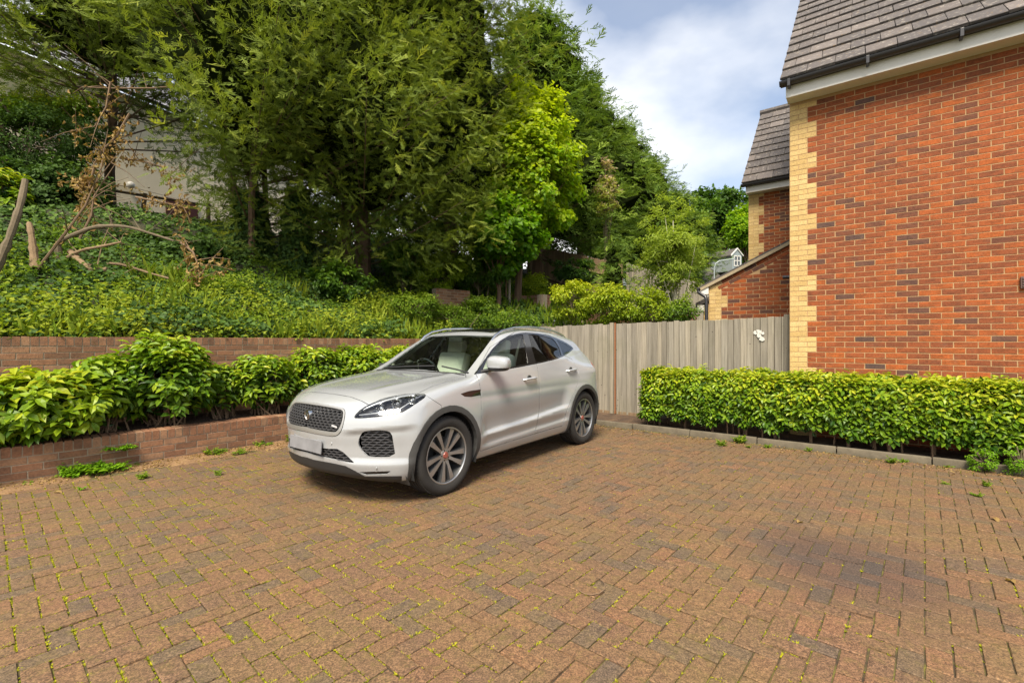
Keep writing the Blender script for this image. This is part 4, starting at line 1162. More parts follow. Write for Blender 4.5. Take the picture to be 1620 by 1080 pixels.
SG = 'shrubs on the bank above the car'
SHR = [  # u, v, depth, radii, clumps, leaf, material, hue, label
 (905, 478, 12.4, (0.62, 0.55, 0.52), 60, 0.085, M_gold, 0.55, 'yellow-green shrub left of the fir, above the board fence'),
 (968, 482, 12.0, (0.72, 0.6, 0.55), 70, 0.085, M_gold, 0.50, 'golden shrub in the middle above the board fence'),
 (1028, 488, 11.6, (0.55, 0.5, 0.42), 50, 0.08, M_gold, 0.35, 'olive shrub under the birch above the board fence'),
 (1075, 492, 11.3, (0.40, 0.4, 0.32), 34, 0.07, M_shrub, 0.62, 'small straggling shrub at the foot of the birch'),
 (912, 430, 15.4, (0.62, 0.5, 0.42), 50, 0.11, M_shrub, 0.18, 'dark glossy laurel bush against the brown fence'),
 (790, 512, 11.5, (0.85, 0.6, 0.26), 60, 0.07, M_shrub, 0.55, 'rounded green shrub in front of the stepped terrace wall'),
 (845, 452, 14.9, (0.40, 0.4, 0.42), 34, 0.09, M_gold, 0.40, 'light green bush on top of the stepped terrace wall'),
 (760, 492, 12.0, (0.42, 0.4, 0.34), 46, 0.08, M_shrub, 0.62, 'bright creeping shrub spilling over the short terrace wall'),
 (690, 432, 12.8, (0.75, 0.6, 0.52), 60, 0.10, M_gold, 0.30, 'leafy shrub with yellow tips above the short terrace wall'),
 (640, 410, 12.4, (0.60, 0.6, 0.50), 50, 0.11, M_shrub, 0.45, 'mid-green shrub under the cypress skirt left of the yellow-tipped one'),
 (760, 425, 13.4, (0.70, 0.6, 0.50), 54, 0.10, M_shrub, 0.52, 'lush green shrub below the young maple'),
 (540, 448, 10.6, (0.55, 0.5, 0.50), 50, 0.12, M_shrub, 0.42, 'broad-leaved sapling in the shade below the cypress stems'),
 (655, 488, 10.6, (0.65, 0.5, 0.36), 50, 0.07, M_nettle, 0.45, 'bramble mound on the bank left of the car roof'),
 (715, 505, 10.9, (0.50, 0.4, 0.26), 40, 0.06, M_nettle, 0.30, 'low bramble with russet stems just above the car roof'),
]
for u_, v_, Y_, rd_, nc_, ls_, m_, hu_, lb_ in SHR:
    c_ = atz(u_, v_, Y_)
    zb = min(pz(c_[0], Y_), c_[2] - rd_[2] * 0.6)
    broad('shrub', (c_[0], Y_, zb), c_, rd_, nc_, 70, ls_, m_, lb_, 'shrub', SG, trunk=0.014, clump_r=0.20, hue0=hu_, top_light=0.35, parts=('stems', 'foliage'), stems=3)

# ---------- ivy and weeds on the bank
def bank_points(n, s0, s1, q0, q1):
    s_ = rng.uniform(s0, s1, n); q_ = q0 + (q1 - q0) * rng.random(n) ** 1.3
    X = UW.x + PX.x * s_ + NX.x * q_; Y = UW.y + PX.y * s_ + NX.y * q_
    return X, Y, bank_z(X, Y), s_, q_
X, Y, Z, s_, q_ = bank_points(46000, -2.5, 12.5, 0.15, 9.5)
ok = (np.abs(X) < 1.25 * Y) & (Y < 17)
X, Y, Z, q_, s_ = X[ok], Y[ok], Z[ok], q_[ok], s_[ok]
P3 = np.stack([X, Y, Z], 1)
bare = lump(P3, 0.9, 7.0) + 0.5 * lump(P3, 2.7, 1.0)
ok = (bare < 0.55) | (rng.random(len(X)) < 0.25)
P3, q_ = P3[ok], q_[ok]; n_ = len(P3)
P3[:, 2] += 0.04 + 0.34 * rng.random(n_) * (0.45 + 0.75 * lump(P3, 1.7, 5.0)).clip(0.06, 1)
tag(leaves_obj('ivy', P3, np.array([0.28, -0.35, 0.8]) + rng.normal(0, 0.38, (n_, 3)), rng.normal(0, 1, (n_, 3)) + np.array([0.2, -0.4, -0.3]), 0.085 * rng.uniform(0.6, 1.3, n_), 0.45 + 0.22 * lump(P3, 1.4, 9.0) + rng.normal(0, 0.2, n_), M_ivy, None, WIDE), 'dark ivy covering the shaded bank under the cypresses', 'ivy')
# brighter weeds along the wall top: leafy stems
NS = 3400
X, Y, Z, s_, q_ = bank_points(NS, -2.2, 8.6, 0.12, 4.2)
hgt = (0.12 + 0.30 * rng.random(NS)) * (1.15 - 0.10 * q_) * (0.70 + 0.75 * lump(np.stack([X, Y, Z], 1), 1.6, 2.0))
hgt = np.clip(hgt, 0.06, 0.6)
per = 15
k_ = np.repeat(np.arange(NS), per); t_ = rng.random(NS * per)
n_ = NS * per
L_ = np.stack([X[k_] + rng.normal(0, 0.06, n_), Y[k_] + rng.normal(0, 0.06, n_), Z[k_] + hgt[k_] * t_], 1)
hu = 0.45 + 0.35 * t_ - 0.09 * q_[k_] + 0.35 * lump(L_, 1.6, 6.0) + rng.normal(0, 0.16, n_)
tag(leaves_obj('weeds', L_, np.array([0.1, -0.2, 0.85]) + rng.normal(0, 0.4, (n_, 3)), rng.normal(0, 1, (n_, 3)), 0.056 * rng.uniform(0.5, 1.6, n_), hu, M_nettle, None, diamond(0.62)), 'bright green nettles and brambles along the retaining wall top', 'weeds')
X, Y, Z, s_, q_ = bank_points(5200, -2.2, 8.6, 0.12, 2.4)
ok = lump(np.stack([X, Y, Z], 1), 1.3, 8.0) > 0.05; X, Y, Z = X[ok], Y[ok], Z[ok]; n_ = len(X)
tag(leaves_obj('grass', np.stack([X, Y, Z], 1), rng.normal(0, 1, (n_, 3)) * np.array([1, 1, 0.2]), np.array([0, 0, 1.0]) + rng.normal(0, 0.35, (n_, 3)), rng.uniform(0.15, 0.42, n_), 0.75 + rng.normal(0, 0.15, n_), M_nettle, None, diamond(0.04, 0.01, 0.25)), 'thin tall grass among the weeds on the retaining wall top', 'grass')
# long grass and weeds on the far terrace
X, Y, Z, s_, q_ = bank_points(9000, 8.4, 24, -2.5, 5.0)
n_ = len(X); L_ = np.stack([X, Y, Z], 1)
tag(leaves_obj('grass', L_, rng.normal(0, 1, (n_, 3)) * np.array([1, 1, 0.2]), np.array([0, 0, 1.0]) + rng.normal(0, 0.3, (n_, 3)), rng.uniform(0.15, 0.4, n_), 0.5 + 0.2 * lump(L_, 1.0, 1.0) + rng.normal(0, 0.15, n_), M_nettle, None, diamond(0.16, 0.03, 0.25)), 'rough green grass on the terraces beyond the board fence', 'grass')

# ---------- ivy climbing the cypress stems
for (X, Y, hh, rr_, lb_) in ((-6.3, 11.2, 1.6, 0.5, 'ivy climbing the bare cypress stems'), (-5.2, 11.3, 2.0, 0.40, 'ivy sleeve on the stem right of the bare cypress stems')):
    n_ = 3600; z0_ = pz(X, Y); a = rng.uniform(0, 6.28, n_); z = rng.random(n_)
    r_ = rr_ * (1 - 0.5 * z) * (0.7 + 0.5 * rng.random(n_))
    L_ = np.stack([X + r_ * np.cos(a), Y + r_ * np.sin(a), z0_ + z * hh], 1)
    iv = thing('climbing_ivy', (X, Y, z0_), lb_, 'ivy', 'ivy on the cypress stems')
    leaves_obj('foliage', L_, np.stack([np.cos(a), np.sin(a), 0.5 + 0 * a], 1) + rng.normal(0, 0.35, (n_, 3)), rng.normal(0, 0.6, (n_, 3)) - np.array([0, 0, 0.8]), 0.085 * rng.uniform(0.6, 1.3, n_), 0.30 + rng.normal(0, 0.2, n_), M_ivy, iv, WIDE)
    mb = MB(); tapered(mb, (X, Y, z0_ - 0.2), (X + 0.1, Y, z0_ + hh * 1.3), 0.10, 0.06, 0.08); mb.build('stem', M_bark, iv, True)

# ---------- laurels: rosettes of big leaves on short shoots
def laurel(name, base, centre, rad, nshoot, lsize, label, group, hue0=0.5, top_light=0.35, limit=300, cat='shrub', flat=False, sampler=None):
    t_ = thing(name, base, label, cat, group)
    ctr = np.array(centre, float); rad = np.array(rad, float)
    if sampler is None:
        D = sphere_dirs(nshoot); D[:, 2] = np.where(D[:, 2] < -0.55, -D[:, 2], D[:, 2])
        sc_ = (0.72 + 0.30 * rng.random(nshoot)) * (1 + 0.22 * lump(D, 2.4, ctr[0] * 2 + ctr[1]))
        C = ctr + D * rad * sc_[:, None]
        O = unit(D / rad)
    else: C, O = sampler(nshoot)
    per = 9
    n_ = nshoot * per; k_ = np.repeat(np.arange(nshoot), per); j_ = np.tile(np.arange(per), nshoot)
    sh = unit(O * 0.6 + np.array([0, 0, 0.62]) + rng.normal(0, 0.28, (nshoot, 3)))       # shoot direction
    a = j_ * 2.4 + np.repeat(rng.uniform(0, 6.28, nshoot), per)
    s3 = sh[k_]
    e1 = unit(np.cross(s3, np.array([0.31, 0.2, 0.93]))); e2 = np.cross(s3, e1)
    rdl = e1 * np.cos(a)[:, None] + e2 * np.sin(a)[:, None]
    lv = j_ / per
    L_ = C[k_] + s3 * (lsize * (0.9 * lv - 0.55))[:, None] + rdl * 0.008
    ax = rdl * (1.15 - 0.75 * lv)[:, None] + s3 * (0.25 + 0.9 * lv)[:, None] + rng.normal(0, 0.14, (n_, 3)) - np.array([0, 0, 0.15])
    nr = s3 * 1.0 - rdl * 0.35 * lv[:, None] + np.array([0, 0, 0.35]) + rng.normal(0, 0.16, (n_, 3))
    ht = (L_[:, 2] - ctr[2]) / rad[2]
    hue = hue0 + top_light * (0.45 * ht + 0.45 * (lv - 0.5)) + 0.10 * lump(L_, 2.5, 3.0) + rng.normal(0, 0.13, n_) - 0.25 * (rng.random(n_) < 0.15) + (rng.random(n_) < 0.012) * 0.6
    size = lsize * rng.uniform(0.75, 1.2, n_) * (1 - 0.25 * (lv > 0.85))
    split_leaves('leaf', 'foliage', L_, nr, ax, size, hue, M_laurel, t_, limit)
    # inner leaves, coloured darker
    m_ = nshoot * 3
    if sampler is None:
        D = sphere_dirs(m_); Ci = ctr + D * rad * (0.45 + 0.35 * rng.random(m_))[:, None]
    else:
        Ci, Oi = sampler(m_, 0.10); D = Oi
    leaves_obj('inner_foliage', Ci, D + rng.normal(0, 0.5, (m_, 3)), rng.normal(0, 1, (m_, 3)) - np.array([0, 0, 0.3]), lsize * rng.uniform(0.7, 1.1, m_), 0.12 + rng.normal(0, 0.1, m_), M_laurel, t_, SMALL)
    mb = MB()
    for i in range(0, nshoot, max(1, nshoot // 40)):
        q = C[i]; foot = Vector(base) + Vector((rng.normal(0, rad[0] * 0.25), rng.normal(0, 0.08), 0)) if sampler is None else Vector((q[0] + AX.x * 0.15, q[1] + AX.y * 0.15, base[2]))
        tapered(mb, foot, q - O[i] * 0.03, 0.012, 0.004, 0.12, 4, 5)
    mb.build('stems', M_twig, t_, True)
    return t_
LG = 'laurel shrubs in the planter'
def bedp(s_, q_, z): p = PW + PX * s_ + NX * q_; return (p.x, p.y, z)
def s_at(u, q_):                                          # distance along the planter of a picture column
    k_ = (u - 810) / F_PX; o = PW + NX * q_
    return (k_ * o.y - o.x) / (PX.x - k_ * PX.y)
LAU = [  # u, q, z centre, radii, shoots, leaf size, label, hue
 (-50, 0.38, 0.66, (0.50, 0.46, 0.40), 150, 0.150, 'laurel shrub cut by the left picture edge', 0.60),
 (70, 0.36, 0.70, (0.50, 0.50, 0.42), 190, 0.150, 'large-leaved pale laurel overhanging the low planter wall at far left', 0.62),
 (165, 0.52, 0.78, (0.36, 0.40, 0.48), 140, 0.135, 'tall laurel between the pale one and the dark one', 0.52),
 (265, 0.52, 0.88, (0.62, 0.55, 0.54), 300, 0.125, 'widest dark glossy laurel reaching the retaining wall top', 0.42),
 (352, 0.62, 0.74, (0.24, 0.30, 0.42), 70, 0.110, 'thin laurel showing bare brick beside it', 0.44),
 (418, 0.50, 0.80, (0.38, 0.42, 0.46), 160, 0.115, 'laurel just left of the car bonnet', 0.50),
 (500, 0.60, 0.86, (0.52, 0.45, 0.46), 180, 0.110, 'laurel behind the car grille mixed with bramble', 0.50),
 (570, 0.62, 0.92, (0.60, 0.48, 0.46), 210, 0.110, 'laurel behind the car windscreen', 0.55),
 (640, 0.62, 0.88, (0.60, 0.48, 0.46), 160, 0.110, 'laurel mostly hidden behind the car roof', 0.52),
]
for u_, q_, z_, rd_, ns_, ls_, lb_, hu_ in LAU:
    s_ = s_at(u_, q_); b_ = bedp(s_, q_, 0.36); c_ = bedp(s_, q_, z_)
    laurel('laurel_shrub', b_, c_, rd_, ns_, ls_, lb_, LG, hu_ + 0.10, limit=130)
# the clipped hedge along the houses
HL0, HL1 = 0.02, 6.2
hb = KB + AX * 0.42
def t_on_hedge(u):
    k_ = (u - 810) / F_PX; o = KB + AX * 0.25
    return (k_ * o.y - o.x) / (EX.x - k_ * EX.y)
HL0 = t_on_hedge(1022)
def hedge_sampler(n, inset=0.0):
    """points and outward directions on the clipped box: front, top, left end"""
    f_ = rng.random(n); t_ = rng.uniform(HL0, HL1, n)
    front = f_ < 0.56; top = (f_ >= 0.56) & (f_ < 0.90); end = f_ >= 0.90
    h0, h1 = 0.20, 0.95
    dep = 0.62
    v_ = rng.random(n); w_ = rng.random(n)
    rag = 0.10 * np.abs(np.sin(t_ * 3.1) * np.sin(t_ * 7.3 + 1))
    y = np.where(front, 0.02, np.where(top, 0.02 + dep * v_, 0.02 + dep * v_)); z = np.where(front, h0 + rag + (h1 - h0 - rag) * v_, np.where(top, h1, h0 + (h1 - h0) * w_))
    x = np.where(end, HL0, t_)
    O = np.where(front[:, None], -np.array(AX), np.where(top[:, None], np.array([0, 0, 1.0]), -np.array(EX)))
    rb = np.clip((z - 0.78) / 0.17, 0, 1)                 # rounded shoulder
    y = y + front * 0.10 * rb ** 2
    jit = rng.normal(0, 0.028, n) + 0.035 * lump(np.stack([x, y, z], 1), 4.5, 1.0) - inset - rng.random(n) ** 2 * 0.05
    P_ = np.array(KB)[None] + np.array(EX)[None] * x[:, None] + np.array(AX)[None] * (y + 0.10)[:, None]
    P_[:, 2] = z
    return P_ + O * jit[:, None], O
hc = KB + EX * 2.5 + AX * 0.4
hg = laurel('laurel_hedge', (hc.x, hc.y, 0.05), (hc.x, hc.y, 0.55), (3.0, 0.35, 0.45), 3000, 0.088, 'long clipped laurel hedge with lime-green tips along the kerb on the right', None, 0.60, 0.75, 300, 'hedge', sampler=hedge_sampler)
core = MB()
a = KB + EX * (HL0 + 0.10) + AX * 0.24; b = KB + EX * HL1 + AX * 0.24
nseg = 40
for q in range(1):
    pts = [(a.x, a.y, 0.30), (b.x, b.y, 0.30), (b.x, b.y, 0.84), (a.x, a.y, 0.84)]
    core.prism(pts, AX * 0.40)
core.build('shade_core', M_core, hg)  # solid near-black box: the shade inside the hedge put into its colour
for q in range(14):
    c_ = KB + EX * (HL0 + 0.2 + 0.42 * q) + AX * (0.34 + rng.normal(0, 0.04))
    mb = MB(); tapered(mb, (c_.x, c_.y, 0.02), (c_.x + rng.normal(0, .05), c_.y, 0.5), 0.022, 0.014, 0.1); mb.build('trunk', M_twig, hg, True)

# ---------- fallen and leaning timber on the left of the bank
def limb(name, pts, r0, r1, mat, label, cat='branch', group=None, sides=9, bumps=0.12):
    Ys = min(min(Y, bank_hit(u, v, 0.10)) for u, v, Y in pts)
    P_ = [Vector(at(u, v, Ys + (Y - pts[0][2]) * 0.4)) for u, v, Y in pts]
    # smooth the polyline
    for _ in range(2):
        q = [P_[0]]
        for i in range(len(P_) - 1): q += [P_[i].lerp(P_[i + 1], 0.25), P_[i].lerp(P_[i + 1], 0.75)]
        q.append(P_[-1]); P_ = q
    n = len(P_)
    k_ = Ys / pts[0][2] * (0.62 if cat in ('branch', 'log') else 0.85)
    rad = [k_ * (r0 + (r1 - r0) * i / (n - 1)) * (1 + rng.normal(0, bumps)) for i in range(n)]
    mb = MB(); mb.tube(P_, rad, sides)
    if cat == 'branch':                                   # side twigs
        for _ in range(9):
            i_ = int(rng.integers(1, n - 1)); e_ = P_[i_] + Vector(rng.normal(0, 0.22, 3)) + Vector((0, 0, 0.10))
            m_ = P_[i_].lerp(e_, 0.5) + Vector(rng.normal(0, 0.04, 3))
            mb.tube([P_[i_], m_, e_], [rad[i_] * 0.35, rad[i_] * 0.2, 0.003], 5)
    o = mb.build(name, mat, None, True)
    return tag(o, label, cat, group)
limb('leaning_trunk', [(-14, 442, 8.4), (8, 395, 8.5), (24, 350, 8.7), (34, 318, 8.9), (40, 285, 9.2)], 0.085, 0.055, M_bark2, 'smooth leaning trunk at the far left picture edge', 'trunk')
limb('broken_stump', [(56, 424, 9.6), (53, 395, 9.7), (50, 372, 9.7), (46, 352, 9.8)], 0.10, 0.05, M_log, 'splintered pale stump standing right of the leaning trunk', 'stump')
limb('fallen_branch', [(96, 412, 9.4), (90, 388, 9.3), (100, 378, 9.3), (125, 368, 9.3), (150, 358, 9.4), (195, 357, 9.5), (225, 365, 9.6), (275, 381, 9.8)], 0.10, 0.03, M_bark2, 'arched fallen branch with a hooked end on the ivy bank')
limb('fallen_branch', [(100, 412, 9.2), (125, 396, 9.2), (160, 390, 9.2), (192, 383, 9.3)], 0.055, 0.03, M_log, 'thin straight branch lying under the arched one')
limb('fallen_log', [(112, 398, 9.2), (128, 415, 9.1), (148, 428, 9.0), (170, 426, 9.0)], 0.11, 0.07, M_log, 'split dead log with peeling pale wood on the ivy bank', 'log')
limb('fallen_branch', [(160, 418, 8.9), (185, 417, 8.9), (200, 420, 8.9), (230, 430, 8.8), (270, 441, 8.7)], 0.05, 0.022, M_log, 'pale branch pointing right from the split log')
limb('fallen_branch', [(150, 420, 8.8), (170, 428, 8.7), (190, 437, 8.6)], 0.045, 0.035, M_log, 'short stub of branch below the split log')
limb('ivy_stem', [(0, 200, 11.5), (4, 240, 11.4), (14, 275, 11.3), (26, 300, 11.3)], 0.10, 0.05, M_bark, 'old dark stem in the hedge at the far left', 'trunk')
# dead boughs with dry leaves
def dry_bough(pts, nl, label, lsz=0.085, spread=0.16):
    Ys = min(min(Y, bank_hit(u, v, 0.12)) for u, v, Y in pts)
    pts = [(u, v, Ys + (Y - pts[0][2]) * 0.4) for u, v, Y in pts]
    P_ = [Vector(at(u, v, Y)) for u, v, Y in pts]
    t_ = thing('dead_bough', P_[0], label, 'branch', 'dead boughs with brown leaves')
    mb = MB(); mb.tube(P_, [0.022 * (1 - 0.8 * i / (len(P_) - 1)) for i in range(len(P_))], 6)
    ends = []
    for i in range(9):
        k_ = rng.uniform(0.2, 1.0) * (len(P_) - 1); i0 = min(int(k_), len(P_) - 2); p = P_[i0].lerp(P_[i0 + 1], k_ - i0)
        e_ = p + Vector(rng.normal(0, 0.35, 3)); mb.tube([p, p.lerp(e_, .5) + Vector((0, 0, .04)), e_], [0.009, 0.006, 0.003], 5); ends.append((p, e_))
    mb.build('twigs', M_twig, t_, True)
    if nl:
        L_ = []
        for i in range(nl):
            if rng.random() < 0.7: p, e_ = ends[rng.integers(0, len(ends))]; q = p.lerp(e_, rng.random())
            else:
                k_ = rng.random() * (len(P_) - 1); i0 = min(int(k_), len(P_) - 2); q = P_[i0].lerp(P_[i0 + 1], k_ - i0)
            L_.append(np.array(q) + rng.normal(0, spread * 0.35, 3))
        L_ = np.array(L_)
        leaves_obj('dry_leaves', L_, rng.normal(0, 1, (nl, 3)), rng.normal(0, 0.6, (nl, 3)) - np.array([0, 0, 1.0]), lsz * rng.uniform(0.6, 1.3, nl), rng.random(nl), M_dry, t_, leaf_tpl(0.5, 0.2, 0.3))
    return t_
dry_bough([(300, 135, 9.6), (240, 140, 9.5), (180, 140, 9.4), (130, 138, 9.4), (115, 148, 9.4)], 14, 'bare grey bough reaching left from the largest cypress')
dry_bough([(175, 130, 9.4), (168, 170, 9.3), (150, 200, 9.2), (120, 205, 9.2)], 90, 'dead bough with pale brown leaves hanging at upper left')
dry_bough([(205, 180, 9.4), (185, 215, 9.3), (160, 240, 9.2), (140, 275, 9.2), (130, 320, 9.2)], 300, 'dead bough thick with brown leaves left of the cream wall')
dry_bough([(150, 262, 9.3), (140, 300, 9.2), (128, 335, 9.1), (115, 350, 9.1)], 200, 'drooping dead bough with brown leaves above the arched branch')
dry_bough([(190, 250, 9.6), (225, 255, 9.7), (260, 265, 9.7), (272, 290, 9.7)], 120, 'fine dead twigs with scattered brown leaves before the cream wall')
dry_bough([(215, 312, 9.3), (245, 318, 9.3), (280, 325, 9.4), (300, 330, 9.4)], 130, 'dead leafy twig lying along the rail fence')
dry_bough([(285, 383, 9.2), (305, 398, 9.1), (314, 420, 9.0), (316, 455, 8.9)], 130, 'hanging spray of brown leaves on the ivy bank left of the stems', spread=0.1)
dry_bough([(60, 425, 9.2), (110, 360, 9.1), (135, 325, 9.1), (150, 290, 9.2), (185, 245, 9.3)], 10, 'long bare sapling slanting up past the arched branch')
dry_bough([(125, 380, 9.1), (145, 340, 9.1), (148, 312, 9.1), (165, 285, 9.2), (196, 240, 9.3)], 10, 'second bare sapling slanting up beside the brown leaves')
# old hedge in front of the cream house, at left
def mass(name, pts_uvY, rad, ncl, per, ls, mat, label, cat, hue, tpl=None, cr_=0.28, tl_=0.3):
    c_ = atz(*pts_uvY)
    return broad(name, (c_[0], c_[1], c_[2] - rad[2]), c_, rad, ncl, per, ls, mat, label, cat, None, trunk=0.05, clump_r=cr_, hue0=hue, top_light=tl_, parts=('stems', 'foliage'), tpl=tpl, stems=3)
mass('boundary_hedge', (600, 355, 20.0), (3.6, 1.0, 1.6), 190, 80, 0.16, M_shrub, 'dark hedge along the bank top seen between the cypress stems', 'hedge', 0.20, None, 0.5)
mass('boundary_hedge', (770, 352, 21.5), (3.6, 1.0, 2.0), 170, 80, 0.16, M_shrub, 'dark hedge on the bank top behind the young maple', 'hedge', 0.24, None, 0.5)
mass('old_hedge', (40, 225, 11.6), (2.1, 0.7, 0.95), 150, 90, 0.09, M_ivy, 'dark overgrown hedge below the cream house window', 'hedge', 0.38)
mass('hedge_top', (50, 172, 11.8), (1.75, 0.5, 0.30), 110, 55, 0.10, M_laurel, 'strip of fresh green laurel growing on top of the old hedge', 'hedge', 0.62)
mass('shrub', (60, 305, 10.6), (1.3, 0.6, 0.75), 110, 90, 0.09, M_ivy, 'ivy-clad bush behind the leaning trunk', 'shrub', 0.32, WIDE)
mass('shrub', (120, 300, 10.9), (0.6, 0.5, 0.5), 60, 70, 0.09, M_ivy, 'ivy-clad bush left of the rail fence', 'shrub', 0.40, WIDE)
mass('shrub', (280, 396, 10.2), (0.9, 0.5, 0.30), 70, 80, 0.10, M_ivy, 'broad-leaved ground shrub below the rail fence', 'shrub', 0.45, WIDE)
c_ = atz(8, 310, 8.9)
laurel('laurel_shrub', (c_[0], c_[1], c_[2] - 0.5), c_, (0.42, 0.4, 0.45), 110, 0.13, 'bright laurel sprig on the leaning trunk at the far left', 'laurel sprigs on the bank', 0.68, limit=60)
mass('shrub', (60, 478, 7.6), (0.55, 0.3, 0.18), 40, 60, 0.075, M_nettle, 'clump of weeds at the left end of the bank', 'shrub', 0.35)
# ---------- ferns and weeds at the wall foot and along the kerb
def fernlet(base, r_, n_fr, label, group, mat=M_fern, hue=0.6, up=0.8, cat='fern'):
    r_ = r_ * 1.25; n_fr = int(n_fr * 1.3)
    t_ = thing('weed_plant' if cat == 'weed' else 'fern', base, label, cat, group)
    L_, A_, N_, S_ = [], [], [], []
    mb = MB()
    for i in range(n_fr):
        a = rng.uniform(0, 6.28); le = r_ * rng.uniform(0.6, 1.1); el = rng.uniform(0.35, 1.25) * (up + 0.2)
        d = Vector((math.cos(a) * math.cos(el), math.sin(a) * math.cos(el), math.sin(el)))
        pts = [Vector(base) + d * (le * k_ / 5) - Vector((0, 0, 0.25 * le * (k_ / 5) ** 2)) for k_ in range(6)]
        mb.tube(pts, [0.003, 0.003, 0.002, 0.002, 0.0015, 0.001], 4)
        for k_ in range(14):
            f_ = 0.2 + 0.8 * k_ / 13; i0 = min(int(f_ * 5), 4); p = pts[i0].lerp(pts[i0 + 1], f_ * 5 - i0)
            sd2 = Vector((-math.sin(a), math.cos(a), 0)) * (1 if k_ % 2 else -1)
            L_.append(p[:]); A_.append((sd2 + d * 0.45)[:]); N_.append((Vector((0, 0, 1)) + d * -0.2)[:]); S_.append(le * 0.38 * (1.1 - 0.7 * f_))
    mb.build('stalks', M_fern, t_, True)
    n_ = len(L_)
    leaves_obj('leaves', np.array(L_), np.array(N_) + rng.normal(0, 0.3, (n_, 3)), np.array(A_) + rng.normal(0, 0.2, (n_, 3)), np.array(S_), hue + rng.normal(0, 0.2, n_), mat, t_, leaf_tpl(0.5, 0.05, 0.1))
    return t_
def gpt(u, v, z=0.0):                                      # on the paving, clear of the wall and the kerb
    p = gr(u, v, z)
    q = (p.x - PW.x) * NX.x + (p.y - PW.y) * NX.y
    if q > -0.06: p = p - NX * (q + 0.06)
    k = (p.x - KB.x) * AX.x + (p.y - KB.y) * AX.y
    if k > -0.05: p = p - AX * (k + 0.05)
    return (p.x, p.y, z)
FG = 'small weeds by the planter wall'
for u_, v_, r_, nf_, lb_ in ((108, 748, 0.17, 20, 'left half of the fern clump at the planter wall foot'), (140, 742, 0.20, 26, 'bright fern at the middle of the planter wall foot'), (168, 738, 0.16, 18, 'right half of the fern clump at the planter wall foot'), (42, 768, 0.06, 7, 'tiny weed at the left end of the planter wall foot'),
                            (128, 775, 0.06, 6, 'tiny weed on the paving below the fern clump'), (225, 757, 0.09, 10, 'flat weed on the paving right of the fern clump'), (205, 733, 0.07, 8, 'small weed beside the wall right of the ferns'),
                            (322, 712, 0.14, 16, 'upright yellow-green weed against the wall near the bonnet'), (352, 716, 0.09, 9, 'low weed right of the yellow-green one'), (380, 718, 0.10, 9, 'thin grassy weed nearing the car'), (405, 703, 0.12, 12, 'weed tuft at the wall foot left of the number plate'), (437, 690, 0.15, 15, 'leafy weed in the wall corner beside the grille'), (345, 752, 0.07, 6, 'lone grass sprig on the paving before the bonnet')):
    fernlet(gpt(u_, v_), r_, nf_, lb_, FG, M_fern if v_ > 730 and u_ < 180 else M_nettle, 0.6)
w_ = PW + PX * s_at(185, 0.0) - NX * 0.02
fernlet((w_.x, w_.y, 0.22), 0.16, 14, 'weed growing out of the planter wall face', FG, M_fern, 0.35, 0.3)
KG = 'small weeds along the kerb'
for u_, v_, r_, nf_, lb_ in ((1142, 704, 0.10, 14, 'low spreading weed left of the kerb tuft'), (1172, 698, 0.13, 18, 'bushiest weed tuft at the middle of the kerb'), (1184, 708, 0.06, 6, 'tiny weed below the kerb tuft'), (1280, 712, 0.06, 7, 'tiny weed on the paving near the kerb middle'), (1410, 732, 0.09, 10, 'weed sprig by the kerb right of middle'),
                            (1424, 712, 0.07, 7, 'weed rooted on the kerb top'), (1497, 736, 0.06, 6, 'small weed left of the kerb bush'), (1497, 766, 0.05, 6, 'tiny weed on the paving off the kerb'), (1560, 768, 0.07, 8, 'grey-green weed on the paving near the right edge'), (1545, 785, 0.06, 7, 'bright weed on the paving near the right edge'), (1214, 708, 0.07, 7, 'weed at the kerb foot right of the tuft')):
    fernlet(gpt(u_, v_), r_, nf_, lb_, KG, M_nettle, 0.55, cat='weed')
for u_, v_, r_, lb_ in ((1555, 742, 0.13, 'round leafy bush weed in front of the kerb at right'), (1615, 752, 0.16, 'leafy weed at the right picture edge by the kerb')):
    c_ = gpt(u_, v_)
    broad('weed_bush', c_, (c_[0], c_[1], r_), (r_, r_, r_), 46, 16, 0.028, M_fern, lb_, 'weed', KG, trunk=0.006, clump_r=0.035, hue0=0.5, parts=('stems', 'foliage'), stems=2)
# fallen leaves and a twig on the paving
FL = leaf_tpl(0.55, 0.18, 0.25)
for u_, v_, lb_ in ((1570, 820, 'curled orange leaf on the paving at right'), (1606, 925, 'pale dead leaf near the right picture edge'), (85, 780, 'dead leaf below the planter wall at left'), (1261, 828, 'dark dead leaf on the paving above the stain')):
    p = gpt(u_, v_)
    me = mesh_np('fallen_leaf', FL[0], FL[1], np.tile([0.6, 0.5, 0.5], (6, 1)), False, M_dry)
    o = link(bpy.data.objects.new('fallen_leaf', me)); o.location = (p[0], p[1], 0.008); o.scale = (0.07,) * 3; o.rotation_euler = (0.1, 0.05, rng.uniform(0, 6.28))
    tag(o, lb_, 'leaf', 'fallen leaves on the paving')
tw = [gr(u_, v_) + Vector((0, 0, 0.012)) for u_, v_ in ((911, 931), (917, 937), (925, 942), (937, 943), (948, 941), (956, 935), (957, 927), (952, 919), (945, 915))]
tag(MB().tube(tw, [0.0012, 0.0018, 0.002, 0.0025, 0.0025, 0.0025, 0.002, 0.002, 0.0012], 5).build('fallen_twig', M_twig, None, True), 'thin hooked twig lying on the paving in the foreground', 'twig')
